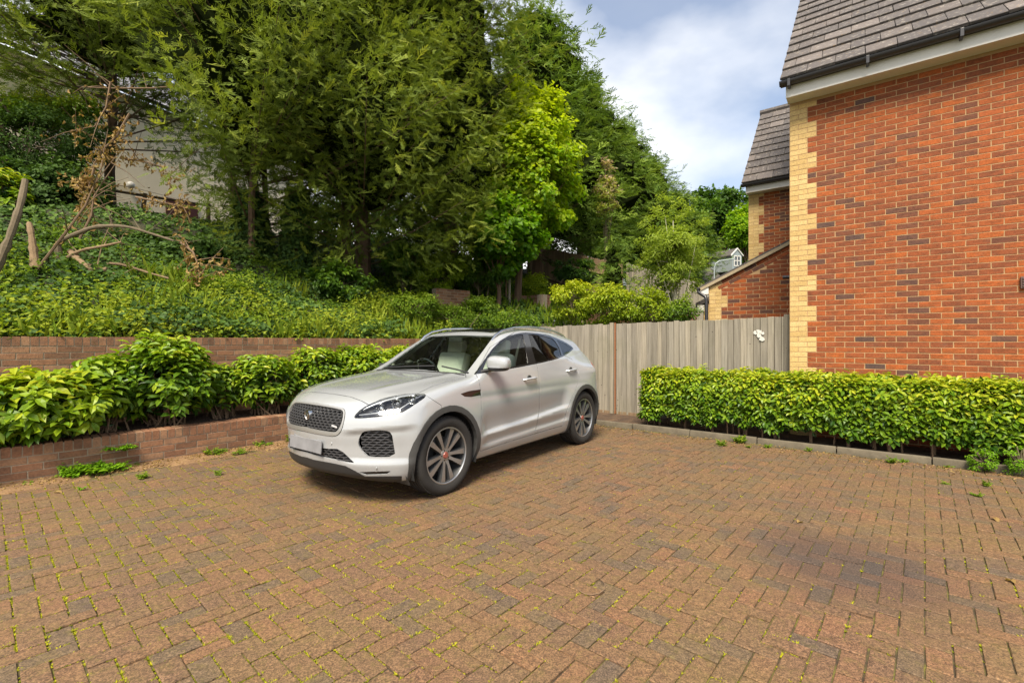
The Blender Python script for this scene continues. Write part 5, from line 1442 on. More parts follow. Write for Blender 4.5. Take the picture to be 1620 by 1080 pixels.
# crumbs of leaf litter
n_ = 2600
s_ = rng.uniform(-1.4, 7.0, n_); q_ = -np.abs(rng.normal(0, 0.16, n_)) - 0.01
L_ = np.stack([PW.x + PX.x * s_ + NX.x * q_, PW.y + PX.y * s_ + NX.y * q_, 0.006 + 0.03 * np.clip(1 + q_ / 0.3, 0, 1) ** 1.5], 1)
s2 = rng.uniform(-2, 5, 900); q2 = -np.abs(rng.normal(0, 0.22, 900)) - 0.01
L2 = np.stack([KB.x + EX.x * s2 + AX.x * q2, KB.y + EX.y * s2 + AX.y * q2, np.full(900, 0.006)], 1)
L_ = np.concatenate([L_, L2]); n_ = len(L_)
tag(leaves_obj('leaf_crumbs', L_, np.array([0, 0, 1.0]) + rng.normal(0, 0.35, (n_, 3)), rng.normal(0, 1, (n_, 3)), rng.uniform(0.012, 0.035, n_), rng.random(n_), M_dry, None, FL), 'crumbled brown leaves scattered along the wall and kerb', 'litter')
# ================================================================== the car
def pchip(xs, ys):
    xs = np.array(xs, float); ys = np.array(ys, float)
    h = np.diff(xs); d = np.diff(ys) / h
    m = np.zeros_like(ys)
    m[1:-1] = np.where(d[:-1] * d[1:] > 0, 2 * d[:-1] * d[1:] / (d[:-1] + d[1:] + 1e-12), 0)
    m[0], m[-1] = d[0], d[-1]
    def f(x):
        x = np.clip(x, xs[0], xs[-1])
        i = np.clip(np.searchsorted(xs, x, side='right') - 1, 0, len(xs) - 2)
        t = (x - xs[i]) / h[i]
        return ((1 + 2 * t) * (1 - t) ** 2 * ys[i] + t * (1 - t) ** 2 * h[i] * m[i]
                + t * t * (3 - 2 * t) * ys[i + 1] + t * t * (t - 1) * h[i] * m[i + 1])
    return f
def smax(a, b, k):
    h = np.clip(0.5 + 0.5 * (a - b) / k, 0, 1)
    return b + (a - b) * h + k * h * (1 - h)
def sstep(a, b, x):
    t = np.clip((x - a) / (b - a), 0, 1); return t * t * (3 - 2 * t)

WB, RW, TY = 2.70, 0.365, 0.815
# x runs rearwards from the front axle, y to the car's left, z up
top_c = pchip([-0.98, -0.90, -0.84, -0.78, -0.70, -0.50, -0.20, 0.10, 0.36, 0.46, 0.56, 0.80, 1.00, 1.12, 1.22, 1.40, 1.70, 2.0, 2.4, 2.8, 3.06, 3.12, 3.20, 3.35, 3.45, 3.6],
              [0.60, 0.74, 0.83, 0.893, 0.938, 0.985, 1.025, 1.055, 1.080, 1.098, 1.150, 1.305, 1.435, 1.510, 1.550, 1.585, 1.608, 1.606, 1.582, 1.535, 1.485, 1.45, 1.35, 1.16, 1.02, 0.7])
low_w = pchip([0.15, 0.22, 0.30, 0.40, 0.52, 0.66, 0.80, 0.92, 1.00, 1.06, 1.12], [0.80, 0.865, 0.905, 0.925, 0.935, 0.935, 0.928, 0.915, 0.895, 0.872, 0.85])
plan_w = pchip([-0.95, -0.60, -0.30, 0.0, 0.5, 1.2, 2.0, 2.7, 3.0, 3.3, 3.6], [-0.02, 0.0, 0.006, 0.010, 0.002, 0.0, 0.004, 0.014, 0.002, -0.045, -0.11])
front_z = pchip([0.15, 0.22, 0.30, 0.42, 0.52, 0.62, 0.72, 0.80, 0.88, 0.96, 1.1], [0.20, 0.10, 0.045, 0.015, 0.01, 0.0, 0.015, 0.05, 0.12, 0.24, 0.5])
rear_z = pchip([0.15, 0.25, 0.40, 0.60, 0.75, 0.90, 1.00, 1.10, 1.3], [-0.22, -0.08, 0.0, 0.0, -0.03, -0.05, -0.055, -0.10, -0.12])
belt_z = pchip([-1.0, 0.5, 1.0, 1.6, 2.2, 2.6, 2.9, 3.6], [1.08, 1.095, 1.115, 1.15, 1.185, 1.22, 1.25, 1.30])
crease = pchip([0.40, 0.56, 1.4, 2.1, 2.4], [0.45, 0.46, 0.500, 0.55, 0.565])

def car_f(P):
    x, y, z = P[..., 0], np.abs(P[..., 1]), P[..., 2]
    # side
    bz = belt_z(x)
    zl = np.where(z < 0.8, z, 0.8 + (z - 0.8) * (1.06 - 0.8) / (bz - 0.8))
    W = low_w(np.minimum(zl, 1.10)) + plan_w(x)
    glass = (z - bz)
    tumble = 0.51 + 0.05 * sstep(2.3, 3.2, x)
    W = np.where(glass > 0, low_w(np.full_like(x, 1.06)) + plan_w(x) - glass * tumble - 0.16 * np.clip(glass, 0, 1) ** 2, W)
    W = W - 0.20 * sstep(1.7, 3.15, x) * sstep(0.98, 1.32, z)
    for hx in (0.0, WB):                # swollen wheel arches
        r = np.hypot(x - hx, z - RW)
        W = W + 0.020 * np.exp(-((r - 0.45) / 0.13) ** 2) * sstep(0.2, 0.45, z)
    on = sstep(0.42, 0.62, x) * (1 - sstep(2.12, 2.30, x))
    dz = z - crease(x)
    W = W - on * 0.040 * (sstep(0.0, 0.052, dz) * (1 - sstep(0.052, 0.32, dz)))
    sl = z - (0.335 + 0.030 * (x - 0.4))
    W = W - on * 0.020 * (sstep(0.0, 0.045, sl) * (1 - sstep(0.045, 0.14, sl)))
    W = W - 0.010 * np.exp(-((z - 0.86) / 0.035) ** 2) * sstep(0.2, 0.6, x) * (1 - sstep(2.4, 3.0, x)) * 0.5
    f_side = y - W
    # front and rear
    fx = -0.875 + 0.34 * np.clip(y / 0.93, 0, 1.3) ** 2.2 + 0.06 * np.clip(y / 0.93, 0, 1.2) ** 8 + front_z(z)
    f_front = (fx - x) * 0.93
    rx = 3.525 - 0.30 * np.clip(y / 0.93, 0, 1.3) ** 3.0 + rear_z(z)
    f_rear = (x - rx) * 0.95
    # top: bonnet, screen, roof, tailgate, with crown and plan sweep
    sweep = 0.05 * y * y * sstep(0.35, 0.75, x) * (1 - sstep(1.4, 1.9, x)) + 0.10 * y * y * (1 - sstep(0.0, 0.4, x)) - 0.10 * y * y * sstep(2.9, 3.3, x)
    xt = x - sweep
    tz = top_c(xt)
    hood = 1 - sstep(0.35, 0.6, x)
    tz = tz - hood * ((0.060 - 0.035 * sstep(-0.6, 0.2, x)) * (y / 0.8) ** 2.6 - 0.012 * np.exp(-((y - 0.50 - 0.10 * x) / 0.07) ** 2) * sstep(-0.75, -0.3, x))
    tz = tz - (1 - hood) * 0.025 * (y / 0.6) ** 2 * sstep(0.7, 1.4, x) - (1 - hood) * 0.015 * (y / 0.7) ** 2
    slope = (top_c(xt + 0.02) - top_c(xt - 0.02)) / 0.04
    f_top = (z - tz) / np.sqrt(1 + slope ** 2)
    f_bot = 0.205 + 0.05 * sstep(-0.5, -0.85, x) - z
    gate = sstep(0.40, 0.56, y) * (1 - sstep(-0.50, -0.36, x))
    zu = 0.655 + 0.10 * np.clip(y - 0.45, 0, 1)
    dent = 0.030 * gate * sstep(0.0, 0.075, z - 0.365) * (1 - sstep(-0.045, 0.02, z - zu))
    f_front = f_front + dent; f_side = f_side + dent * 0.8
    f = smax(f_side, f_top, 0.075 - 0.02 * sstep(0.5, 0.9, x))
    f = smax(f, f_front, 0.075)
    f = smax(f, f_rear, 0.10)
    return smax(f, f_bot, 0.05)

def surface_net(fn, lo, hi, h, iters=6):
    lo = np.array(lo, float); hi = np.array(hi, float)
    n = np.ceil((hi - lo) / h).astype(int) + 1
    ax = [lo[i] + h * np.arange(n[i]) for i in range(3)]
    G = np.stack(np.meshgrid(*ax, indexing='ij'), -1)
    D = fn(G)
    ins = D < 0
    c = np.zeros(tuple(n - 1), int)
    for i in (0, 1):
        for j in (0, 1):
            for k in (0, 1):
                c += ins[i:n[0] - 1 + i, j:n[1] - 1 + j, k:n[2] - 1 + k]
    act = (c > 0) & (c < 8)
    idx = -np.ones(act.shape, int); idx[act] = np.arange(act.sum())
    P = lo + h * (np.argwhere(act) + 0.5)
    e = 1e-3
    for _ in range(iters):
        d = fn(P)
        g = np.stack([(fn(P + np.eye(3)[i] * e) - fn(P - np.eye(3)[i] * e)) / (2 * e) for i in range(3)], -1)
        st = d[:, None] * g / np.maximum((g * g).sum(-1, keepdims=True), 1e-6)
        L = np.linalg.norm(st, axis=1, keepdims=True)
        P = P - st * np.minimum(1, h / np.maximum(L, 1e-9))
    Q = []
    for a in range(3):
        b, c2 = (a + 1) % 3, (a + 2) % 3
        s0 = [slice(None)] * 3; s1 = [slice(None)] * 3
        s0[a] = slice(0, -1); s1[a] = slice(1, None)
        A, B = ins[tuple(s0)], ins[tuple(s1)]
        w = np.argwhere(A != B)
        w = w[(w[:, b] > 0) & (w[:, c2] > 0) & (w[:, b] < n[b] - 1) & (w[:, c2] < n[c2] - 1)]
        fl = A[tuple(w.T)]
        def cell(db, dc):
            q = w.copy(); q[:, b] += db; q[:, c2] += dc
            return idx[tuple(q.T)]
        q = np.stack([cell(-1, -1), cell(0, -1), cell(0, 0), cell(-1, 0)], 1)
        q[~fl] = q[~fl][:, ::-1]
        Q.append(q)
    return P, np.concatenate(Q)

CD = Vector((0.5963, 0.8028, 0)).normalized()          # from bonnet to tailgate
CL = Vector((CD.y, -CD.x, 0))                           # to the car's left
CO = Vector((-0.623, 4.376, 0)) - CL * 0.905            # ground under the front axle
CAR_M = Matrix(((CD.x, CL.x, 0, CO.x), (CD.y, CL.y, 0, CO.y), (0, 0, 1, 0), (0, 0, 0, 1)))
CAR_I = CAR_M.inverted()
EYE = CAR_I @ Vector((0, 0, CAM_H))
def pix_dir(u, v):                                      # direction in car coordinates of a point in the picture
    return (CAR_I.to_3x3() @ Vector(((u - 810) / F_PX, 1.0, -(v - 540) / F_PX))).normalized()
def to_pix(P):                                          # (n,3) car points -> pixels
    Wd = np.asarray(P) @ np.array(CAR_M.to_3x3()).T + np.array(CO)
    return np.stack([810 + F_PX * Wd[:, 0] / Wd[:, 1], 540 - F_PX * (Wd[:, 2] - CAM_H) / Wd[:, 1]], 1)
def in_poly(p, poly):
    x, y = p[:, 0], p[:, 1]; r = np.zeros(len(p), bool); n = len(poly)
    for i in range(n):
        (x0, y0), (x1, y1) = poly[i], poly[(i + 1) % n]
        c = ((y0 > y) != (y1 > y))
        with np.errstate(divide='ignore', invalid='ignore'):
            r ^= c & (x < (x1 - x0) * (y - y0) / (y1 - y0) + x0)
    return r
def crop(ox, oy, s, pts): return [(ox + a / s, oy + b / s) for a, b in pts]

# ---- outlines of its panels, lamps and glass, as (picture) outlines laid on the body
cA = lambda p: crop(450, 510, 3.857, p)
cB = lambda p: crop(680, 510, 3.857, p)
cC = lambda p: crop(450, 580, 5.4, p)
cD = lambda p: crop(740, 510, 5.14, p)
cE = lambda p: crop(560, 510, 6.75, p)
def smooth_poly(p, n=2):                                # Chaikin: rounds an outline's corners
    for _ in range(n):
        q = []
        for i in range(len(p)):
            a, b = np.array(p[i]), np.array(p[(i + 1) % len(p)])
            q += [tuple(a * .75 + b * .25), tuple(a * .25 + b * .75)]
        p = q
    return p
CUTS = [   # name, projection, outline
 ('front_bumper', 'cam', cA([(868, 447), (980, 520), (900, 660), (760, 1100), (-150, 1100), (-150, 428), (60, 428), (180, 424), (300, 436), (400, 453), (470, 478), (515, 503), (600, 464), (700, 440), (848, 432)])),
 ('bonnet', 'cam', cA([(60, 428), (180, 424), (300, 436), (400, 453), (470, 478), (515, 503), (600, 464), (700, 440), (822, 428), (900, 390), (1000, 358), (1108, 335), (1106, 308), (700, 255), (300, 255), (60, 330)])),
 ('windscreen', 'cam', cE([(100, 560), (100, 120), (740, 128), (1496, 142), (1462, 185), (1400, 270), (1300, 405), (1192, 545), (1160, 541), (1000, 530), (660, 497), (400, 485)])),
 ('front_door', 'cam', cD([(62, 416), (92, 470), (104, 560), (112, 700), (107, 900), (98, 1046), (330, 970), (545, 903), (567, 800), (581, 700), (581, 500), (569, 372), (530, 250), (470, 80), (380, 80), (180, 200)])),
 ('rear_door', 'cam', cD([(569, 372), (581, 500), (581, 700), (567, 800), (545, 903), (690, 860), (772, 838), (800, 730), (835, 640), (880, 540), (905, 450), (900, 385), (850, 300), (775, 262), (720, 130), (600, 80), (470, 80), (530, 250)])),
 ('window_surround', 'cam', smooth_poly(cD([(48, 420), (62, 420), (100, 412), (330, 378), (560, 334), (700, 303), (785, 271), (848, 226), (862, 206), (800, 163), (700, 118), (600, 92), (480, 84), (400, 90), (310, 120), (220, 190), (150, 282), (92, 370)]), 1)),
 ('front_window', 'cam', cD([(120, 395), (165, 282), (235, 194), (320, 131), (395, 103), (447, 99), (466, 180), (490, 331), (330, 367), (200, 391)])),
 ('rear_window', 'cam', cD([(493, 98), (600, 105), (685, 129), (715, 158), (745, 210), (762, 268), (690, 294), (553, 322), (525, 220)])),
 ('quarter_window', 'cam', cD([(725, 145), (790, 172), (846, 206), (834, 222), (776, 262), (752, 200)])),
 ('headlight', 'cam', smooth_poly(cA([(424, 572), (470, 525), (560, 480), (660, 450), (760, 436), (848, 433), (870, 447), (800, 497), (720, 548), (690, 559), (560, 577), (436, 585)]), 1)),
 ('grille_frame', 'cam', smooth_poly(cC([(-100, 300), (60, 283), (160, 288), (300, 316), (490, 350), (520, 372), (516, 430), (492, 540), (455, 586), (400, 592), (220, 562), (70, 518), (-100, 500)]), 1)),
 ('grille', 'cam', smooth_poly(cC([(-100, 310), (68, 305), (250, 325), (480, 364), (506, 385), (503, 430), (488, 490), (455, 548), (420, 560), (250, 532), (110, 492), (-100, 450)]), 1)),
 ('side_intake', 'cam', smooth_poly(cC([(630, 640), (655, 572), (695, 547), (860, 543), (915, 566), (930, 660), (946, 768), (720, 770), (690, 742), (642, 692)]), 1)),
 ('lower_intake', 'cam', cC([(-60, 625), (62, 648), (200, 678), (360, 700), (450, 703), (500, 730), (592, 817), (450, 797), (250, 747), (60, 684), (-60, 660)])),
 ('bumper_lip', 'cam', cC([(-60, 690), (40, 722), (250, 795), (400, 822), (520, 848), (610, 893), (690, 938), (1000, 934), (1000, 1100), (-60, 1100)])),
 ('fog_lamp', 'cam', cC([(640, 901), (760, 896), (905, 892), (872, 915), (700, 922)])),
 ('side_vent', 'cam', cB([(190, 436), (240, 419), (311, 409), (313, 441), (250, 453), (212, 450)])),
 ('tail_light', 'xz', [(3.10, 1.09), (3.16, 1.13), (3.6, 1.12), (3.6, 1.00), (3.20, 0.985)]),
 ('glass_roof', 'xy', [(1.24, -0.1), (1.24, 0.44), (1.30, 0.49), (2.45, 0.47), (2.50, 0.42), (2.50, -0.1)]),
 ('rear_screen', 'yz', [(-0.1, 1.12), (0.56, 1.14), (0.50, 1.40), (-0.1, 1.43)]),
]
circ = lambda hx, r: [(hx + r * math.cos(a), RW + 0.012 + r * math.sin(a)) for a in np.linspace(0, 2 * math.pi, 32, endpoint=False)]
for hx, nm in ((0.0, 'front'), (WB, 'rear')):
    CUTS.append(('arch_trim_' + nm, 'xz', circ(hx, 0.455)))
for hx in (0.0, WB):
    CUTS.append(('hole', 'xz', circ(hx, 0.402)))

def build_car_faces():
    P, Q = surface_net(car_f, (-1.0, -0.06, 0.1), (3.65, 1.05, 1.75), 0.0185)
    bm = bmesh.new()
    vs = [bm.verts.new(p) for p in P]
    for q in Q:
        try: bm.faces.new([vs[i] for i in q])
        except ValueError: pass
    bmesh.ops.recalc_face_normals(bm, faces=bm.faces)
    bmesh.ops.bisect_plane(bm, geom=bm.verts[:] + bm.edges[:] + bm.faces[:], plane_co=(0, 0, 0), plane_no=(0, -1, 0), clear_outer=True, dist=1e-5)
    for v in bm.verts:
        if abs(v.co.y) < 2e-4: v.co.y = 0
    def project(kind, C):
        if kind == 'cam': return to_pix(C)
        return C[:, ['xyz'.index(kind[0]), 'xyz'.index(kind[1])]]
    def facing(kind, C, N):
        if kind == 'cam': return ((np.array(EYE) - C) * N).sum(1) > 0
        if kind == 'xz': return C[:, 1] > 0.45
        if kind == 'xy': return C[:, 2] > 1.2
        return C[:, 0] > 2.5
    def grad(C):
        e = 2e-3
        return np.stack([(car_f(C + np.eye(3)[i] * e) - car_f(C - np.eye(3)[i] * e)) / (2 * e) for i in range(3)], -1)
    def centres():
        return np.array([f.calc_center_median()[:] for f in bm.faces])
    for name, kind, poly in CUTS:
        n = len(poly); pol = np.array(poly)
        mg = 6.0 if kind == 'cam' else 0.04
        C = centres()
        uv = project(kind, C)
        k = (uv > pol.min(0) - mg).all(1) & (uv < pol.max(0) + mg).all(1)
        k[k] = facing(kind, C[k], grad(C[k]))
        cand = [f for f, q in zip(bm.faces[:], k) if q]
        for i in range(n):
            a, b = pol[i], pol[(i + 1) % n]
            ln = np.hypot(*(b - a))
            if ln < 1e-6 or not cand: continue
            uv = project(kind, np.array([f.calc_center_median()[:] for f in cand]))
            t = ((uv - a) @ (b - a)) / ln
            dd = np.abs((uv[:, 0] - a[0]) * (b[1] - a[1]) - (uv[:, 1] - a[1]) * (b[0] - a[0])) / ln
            ok = (t > -mg) & (t < ln + mg) & (dd < mg)
            fs = [f for f, q in zip(cand, ok) if q]
            if not fs: continue
            if kind == 'cam':
                co, no = EYE, pix_dir(*a).cross(pix_dir(*b))
            else:
                ia, ib = 'xyz'.index(kind[0]), 'xyz'.index(kind[1])
                co = Vector((0, 0, 0)); co[ia], co[ib] = a
                no = Vector((0, 0, 0)); no[ia], no[ib] = b[1] - a[1], -(b[0] - a[0])
            rest = [f for f, q in zip(cand, ok) if not q]
            geom = list({v for f in fs for v in f.verts}) + list({e for f in fs for e in f.edges}) + fs
            r = bmesh.ops.bisect_plane(bm, geom=geom, plane_co=co, plane_no=no.normalized(), dist=2e-4)
            cand = rest + [g for g in r['geom'] if isinstance(g, bmesh.types.BMFace) and g.is_valid]
    bm.normal_update()
    C = centres(); N = grad(C)
    ids = np.array(['body'] * len(C), dtype=object)
    for name, kind, poly in CUTS:
        k = in_poly(project(kind, C), poly) & facing(kind, C, N)
        if name == 'windscreen' : k &= (C[:, 2] > 1.03) & (N[:, 2] > 0.2)
        if name == 'front_bumper': k &= (C[:, 0] < -0.1)
        if name == 'bonnet': k &= (N[:, 2] > 0.15)
        if name == 'bumper_lip': k &= (C[:, 0] < -0.3)
        if name.startswith('grille'): k &= (C[:, 0] < -0.5)
        ids[k] = name
    # front bumper: everything left in front of the wheel opening and below the lamps
    V = np.array([v.co[:] for v in bm.verts])
    bm.verts.index_update()
    FN = np.array([f.normal[:] for f in bm.faces]); flip = (FN * N).sum(1) < 0
    faces = [[v.index for v in f.verts][::-1 if q else 1] for f, q in zip(bm.faces, flip)]
    bm.free()
    return V, faces, ids, C
CAR_V, CAR_FACES, CAR_IDS, CAR_C = build_car_faces()

def surf_x(y, z, off=0.0):                              # the nose: x of the body surface at (y, z)
    y = np.atleast_1d(np.asarray(y, float)); z = np.atleast_1d(np.asarray(z, float))
    lo, hi = np.full(y.shape, -1.1), np.full(y.shape, -0.1)
    for _ in range(26):
        m = (lo + hi) / 2
        out = car_f(np.stack([m, y, z], -1)) > 0
        lo = np.where(out, m, lo); hi = np.where(out, hi, m)
    return hi + off
def surf_y(x, z):
    lo, hi = 0.2, 1.3
    for _ in range(26):
        m = (lo + hi) / 2
        if car_f(np.array([[x, m, z]]))[0] > 0: hi = m
        else: lo = m
    return lo
def surf_z(x, y):
    lo, hi = 0.5, 2.0
    for _ in range(26):
        m = (lo + hi) / 2
        if car_f(np.array([[x, y, m]]))[0] > 0: hi = m
        else: lo = m
    return lo
def on_car(u, v):                                       # where a sight line meets the body
    d = pix_dir(u, v); t = 2.0
    for _ in range(200):
        p = EYE + d * t
        f = float(car_f(np.array([p[:]]))[0])
        if f < 1e-4: break
        t += f * 0.6
    return p

# ---- paints and glass of the car
def paint_mat():
    m, t, b = new_mat('car_paint')
    n = pos_noise(t, 900, 2)
    d = pos_noise(t, 3.0, 4)
    c = mix(t, (0.335, 0.350, 0.368), (0.395, 0.410, 0.428), n.outputs['Fac'])
    c = mix(t, c, (0.345, 0.355, 0.362), d.outputs['Fac'])
    t.links.new(c, b.inputs['Base Color'])
    b.inputs['Metallic'].default_value = 0.20; b.inputs['Roughness'].default_value = 0.24
    b.inputs['Coat Weight'].default_value = 1.0; b.inputs['Coat Roughness'].default_value = 0.03
    return m
def glass_mat(name, tint, refl=0.9):
    m = bpy.data.materials.new(name); m.use_nodes = True
    t = m.node_tree; t.nodes.clear()
    o = nt(t, 'ShaderNodeOutputMaterial'); tr = nt(t, 'ShaderNodeBsdfTransparent'); gl = nt(t, 'ShaderNodeBsdfGlossy')
    tr.inputs['Color'].default_value = (*tint, 1); gl.inputs['Roughness'].default_value = 0.02
    gl.inputs['Color'].default_value = (refl, refl, refl, 1)
    n = pos_noise(t, 60, 3); df = nt(t, 'ShaderNodeBsdfDiffuse'); df.inputs['Color'].default_value = (0.5, 0.5, 0.45, 1)
    fr = nt(t, 'ShaderNodeFresnel', i_IOR=1.52)
    mx = nt(t, 'ShaderNodeMixShader'); m2 = nt(t, 'ShaderNodeMixShader')
    t.links.new(fr.outputs[0], mx.inputs[0]); t.links.new(tr.outputs[0], mx.inputs[1]); t.links.new(gl.outputs[0], mx.inputs[2])
    rp = ramp(t, [(0.55, (0, 0, 0)), (0.8, (0.10, 0.10, 0.10))])       # dust and dried rain
    t.links.new(n.outputs['Fac'], rp.inputs[0]); t.links.new(rp.outputs[0], m2.inputs[0])
    t.links.new(mx.outputs[0], m2.inputs[1]); t.links.new(df.outputs[0], m2.inputs[2]); t.links.new(m2.outputs[0], o.inputs[0])
    return m
M_paint = paint_mat()
M_glass = glass_mat('car_glass', (0.74, 0.86, 0.78), 1.0)
M_tint = glass_mat('privacy_glass', (0.06, 0.06, 0.06))
M_lens = glass_mat('lamp_lens', (0.93, 0.95, 0.97), 1.0)
M_black = simple('black_plastic', (0.022, 0.022, 0.023), 0.55, var=0.25, scale=40)
M_gloss = simple('gloss_black', (0.012, 0.012, 0.013), 0.12, coat=0.6)
M_clad = simple('grey_cladding', (0.045, 0.045, 0.044), 0.62, var=0.2, scale=60)
M_dark = simple('under_body', (0.010, 0.010, 0.010), 0.9)
M_chrome = simple('satin_chrome', (0.62, 0.62, 0.61), 0.22, metal=1.0, var=0.05)
M_alloy = simple('machined_alloy', (0.38, 0.39, 0.405), 0.32, metal=0.8, var=0.08, scale=90)
M_alloyd = simple('grey_alloy', (0.075, 0.077, 0.08), 0.45, metal=0.4, var=0.15)
M_rubber = simple('tyre_rubber', (0.020, 0.0185, 0.017), 0.82, var=0.35, scale=14)
M_red = simple('red_lens', (0.35, 0.012, 0.012), 0.15, coat=0.8)
M_cap = simple('red_cap', (0.28, 0.075, 0.055), 0.35, coat=0.5)
M_seat = simple('cream_leather', (0.62, 0.58, 0.52), 0.5, var=0.1)
M_trim = simple('cabin_trim', (0.060, 0.060, 0.060), 0.7)
M_plate = simple('blank_plate', (0.185, 0.185, 0.195), 0.55, var=0.35, scale=11)
M_white = simple('white_mark', (0.8, 0.8, 0.8), 0.4)

car = empty('car')
car.matrix_world = CAR_M
tag(car, 'pale silver compact SUV parked beside the laurel planter', 'car')

def _car_normals(P):
    e = 2e-3
    A = P.copy(); A[:, 1] = np.abs(A[:, 1])
    N = np.stack([(car_f(A + np.eye(3)[i] * e) - car_f(A - np.eye(3)[i] * e)) / (2 * e) for i in range(3)], -1)
    N[np.abs(P[:, 1]) < 1e-5, 1] = 0
    return unit(N)
CAR_N = _car_normals(CAR_V)
def car_panel(name, mat, ids, parent=None, both=False, gap=0.0025, depth=0.018, push=0.0, side=1, smooth=True, sel=None):
    """the faces of one outline as a panel of its own; both = joined across the centre line"""
    pick = [i for i, n in enumerate(CAR_IDS) if n in ids and (sel is None or sel(CAR_C[i]))]
    used = sorted({k for i in pick for k in CAR_FACES[i]})
    mp = {k: n for n, k in enumerate(used)}
    P = CAR_V[used].copy(); N = CAR_N[used].copy()
    faces = [[mp[k] for k in CAR_FACES[i]] for i in pick]
    de = {(f[k], f[(k + 1) % len(f)]) for f in faces for k in range(len(f))}
    seam = np.abs(P[:, 1]) < 1e-5
    be = [(a, b) for a, b in de if (b, a) not in de and not (seam[a] and seam[b])]
    mv = np.zeros_like(P)
    for a, b in be:
        d = P[b] - P[a]; L = np.linalg.norm(d)
        if L < 1e-7: continue
        w_ = np.cross((N[a] + N[b]) / 2, d / L) * min(L, 0.02)
        mv[a] += w_; mv[b] += w_
    mv = unit(mv) * (np.linalg.norm(mv, axis=1, keepdims=True) > 1e-9)
    if both: mv[seam, 1] = 0
    P = P + mv * gap - N * push
    V, NN, FF, SM = [], [], [], []
    for sg in ((1, -1) if both else (side,)):
        o = len(V); S3 = np.array([1, sg, 1]); idx = {}
        for n in range(len(P)):
            if sg < 0 and both and seam[n]: idx[n] = n; continue
            idx[n] = len(V); V.append(tuple(P[n] * S3)); NN.append(tuple(N[n] * S3))
        for f in faces:
            g_ = [idx[k] for k in f]; FF.append(g_ if sg > 0 else g_[::-1]); SM.append(True)
        if depth:
            for a, b in be:
                out_n = -mv[a] - mv[b]
                k = len(V)
                for q, dd in ((a, 0), (b, 0), (b, depth), (a, depth)):
                    V.append(tuple((P[q] - N[q] * dd) * S3)); NN.append(tuple(unit(out_n + 1e-9) * S3))
                g_ = [k, k + 3, k + 2, k + 1]; FF.append(g_ if sg > 0 else g_[::-1]); SM.append(True)
    me = bpy.data.meshes.new(name)
    me.from_pydata(V, [], FF)
    me.polygons.foreach_set('use_smooth', np.ones(len(me.polygons), bool))
    me.update()
    if len(me.vertices) == len(NN): me.normals_split_custom_set_from_vertices(NN)
    me.materials.append(mat)
    return link(bpy.data.objects.new(name, me), car if parent is None else parent)

body = car_panel('body', M_paint, {'body'}, both=True, gap=0.0025)
bumper = car_panel('front_bumper', M_paint, {'front_bumper'}, both=True)
car_panel('bonnet', M_paint, {'bonnet'}, both=True, gap=0.004)
ws = car_panel('windscreen', M_glass, {'windscreen'}, both=True, gap=0.012, depth=0.004, push=0.004)
car_panel('glass_roof', M_gloss, {'glass_roof'}, both=True, gap=0.003)
car_panel('rear_screen', M_tint, {'rear_screen'}, both=True, gap=0.003, depth=0.004)
lip = car_panel('bumper_lip', M_black, {'bumper_lip'}, both=True, gap=0.0, depth=0.02)
for sd_ in (1, -1):
    for nm, m in (('front', 'front_window'), ('rear', 'rear_window')):
        door = car_panel(nm + '_door', M_paint, {nm + '_door'}, side=sd_, gap=0.004)
        car_panel('window', M_glass if nm == 'front' else M_tint, {m}, door, side=sd_, gap=0.002, depth=0.004, push=0.006)
    car_panel('window_surround', M_gloss, {'window_surround'}, side=sd_, gap=0.001, depth=0.012)
    car_panel('quarter_window', M_tint, {'quarter_window'}, side=sd_, gap=0.003, depth=0.004, push=0.003)
    for nm in ('front', 'rear'):
        car_panel('arch_trim', M_clad, {'arch_trim_' + nm}, side=sd_, gap=0.0, depth=0.05, push=-0.006)
    hl = car_panel('headlight', M_lens, {'headlight'}, side=sd_, gap=0.003, depth=0.006)
    car_panel('lamp_housing', M_gloss, {'headlight'}, hl, side=sd_, gap=0.001, depth=0.0, push=0.05)
    car_panel('side_intake', M_black, {'side_intake'}, bumper, side=sd_, gap=0.0, depth=0.0, push=0.045)
    car_panel('side_vent', M_gloss, {'side_vent'}, side=sd_, gap=0.001, depth=0.008, push=0.004)
    car_panel('fog_lamp', M_gloss, {'fog_lamp'}, bumper, side=sd_, gap=0.001, depth=0.01, push=0.006)
    car_panel('tail_light', M_red, {'tail_light'}, side=sd_, gap=0.002, depth=0.01)
gf = car_panel('grille_frame', simple('satin_silver', (0.40, 0.39, 0.37), 0.38, metal=0.7, var=0.05), {'grille_frame'}, both=True, gap=0.001, depth=0.045, push=-0.006)
grille = car_panel('grille', M_black, {'grille'}, both=True, gap=0.0, depth=0.0, push=0.05)
low_in = car_panel('lower_intake', M_black, {'lower_intake'}, bumper, both=True, gap=0.0, depth=0.0, push=0.04)
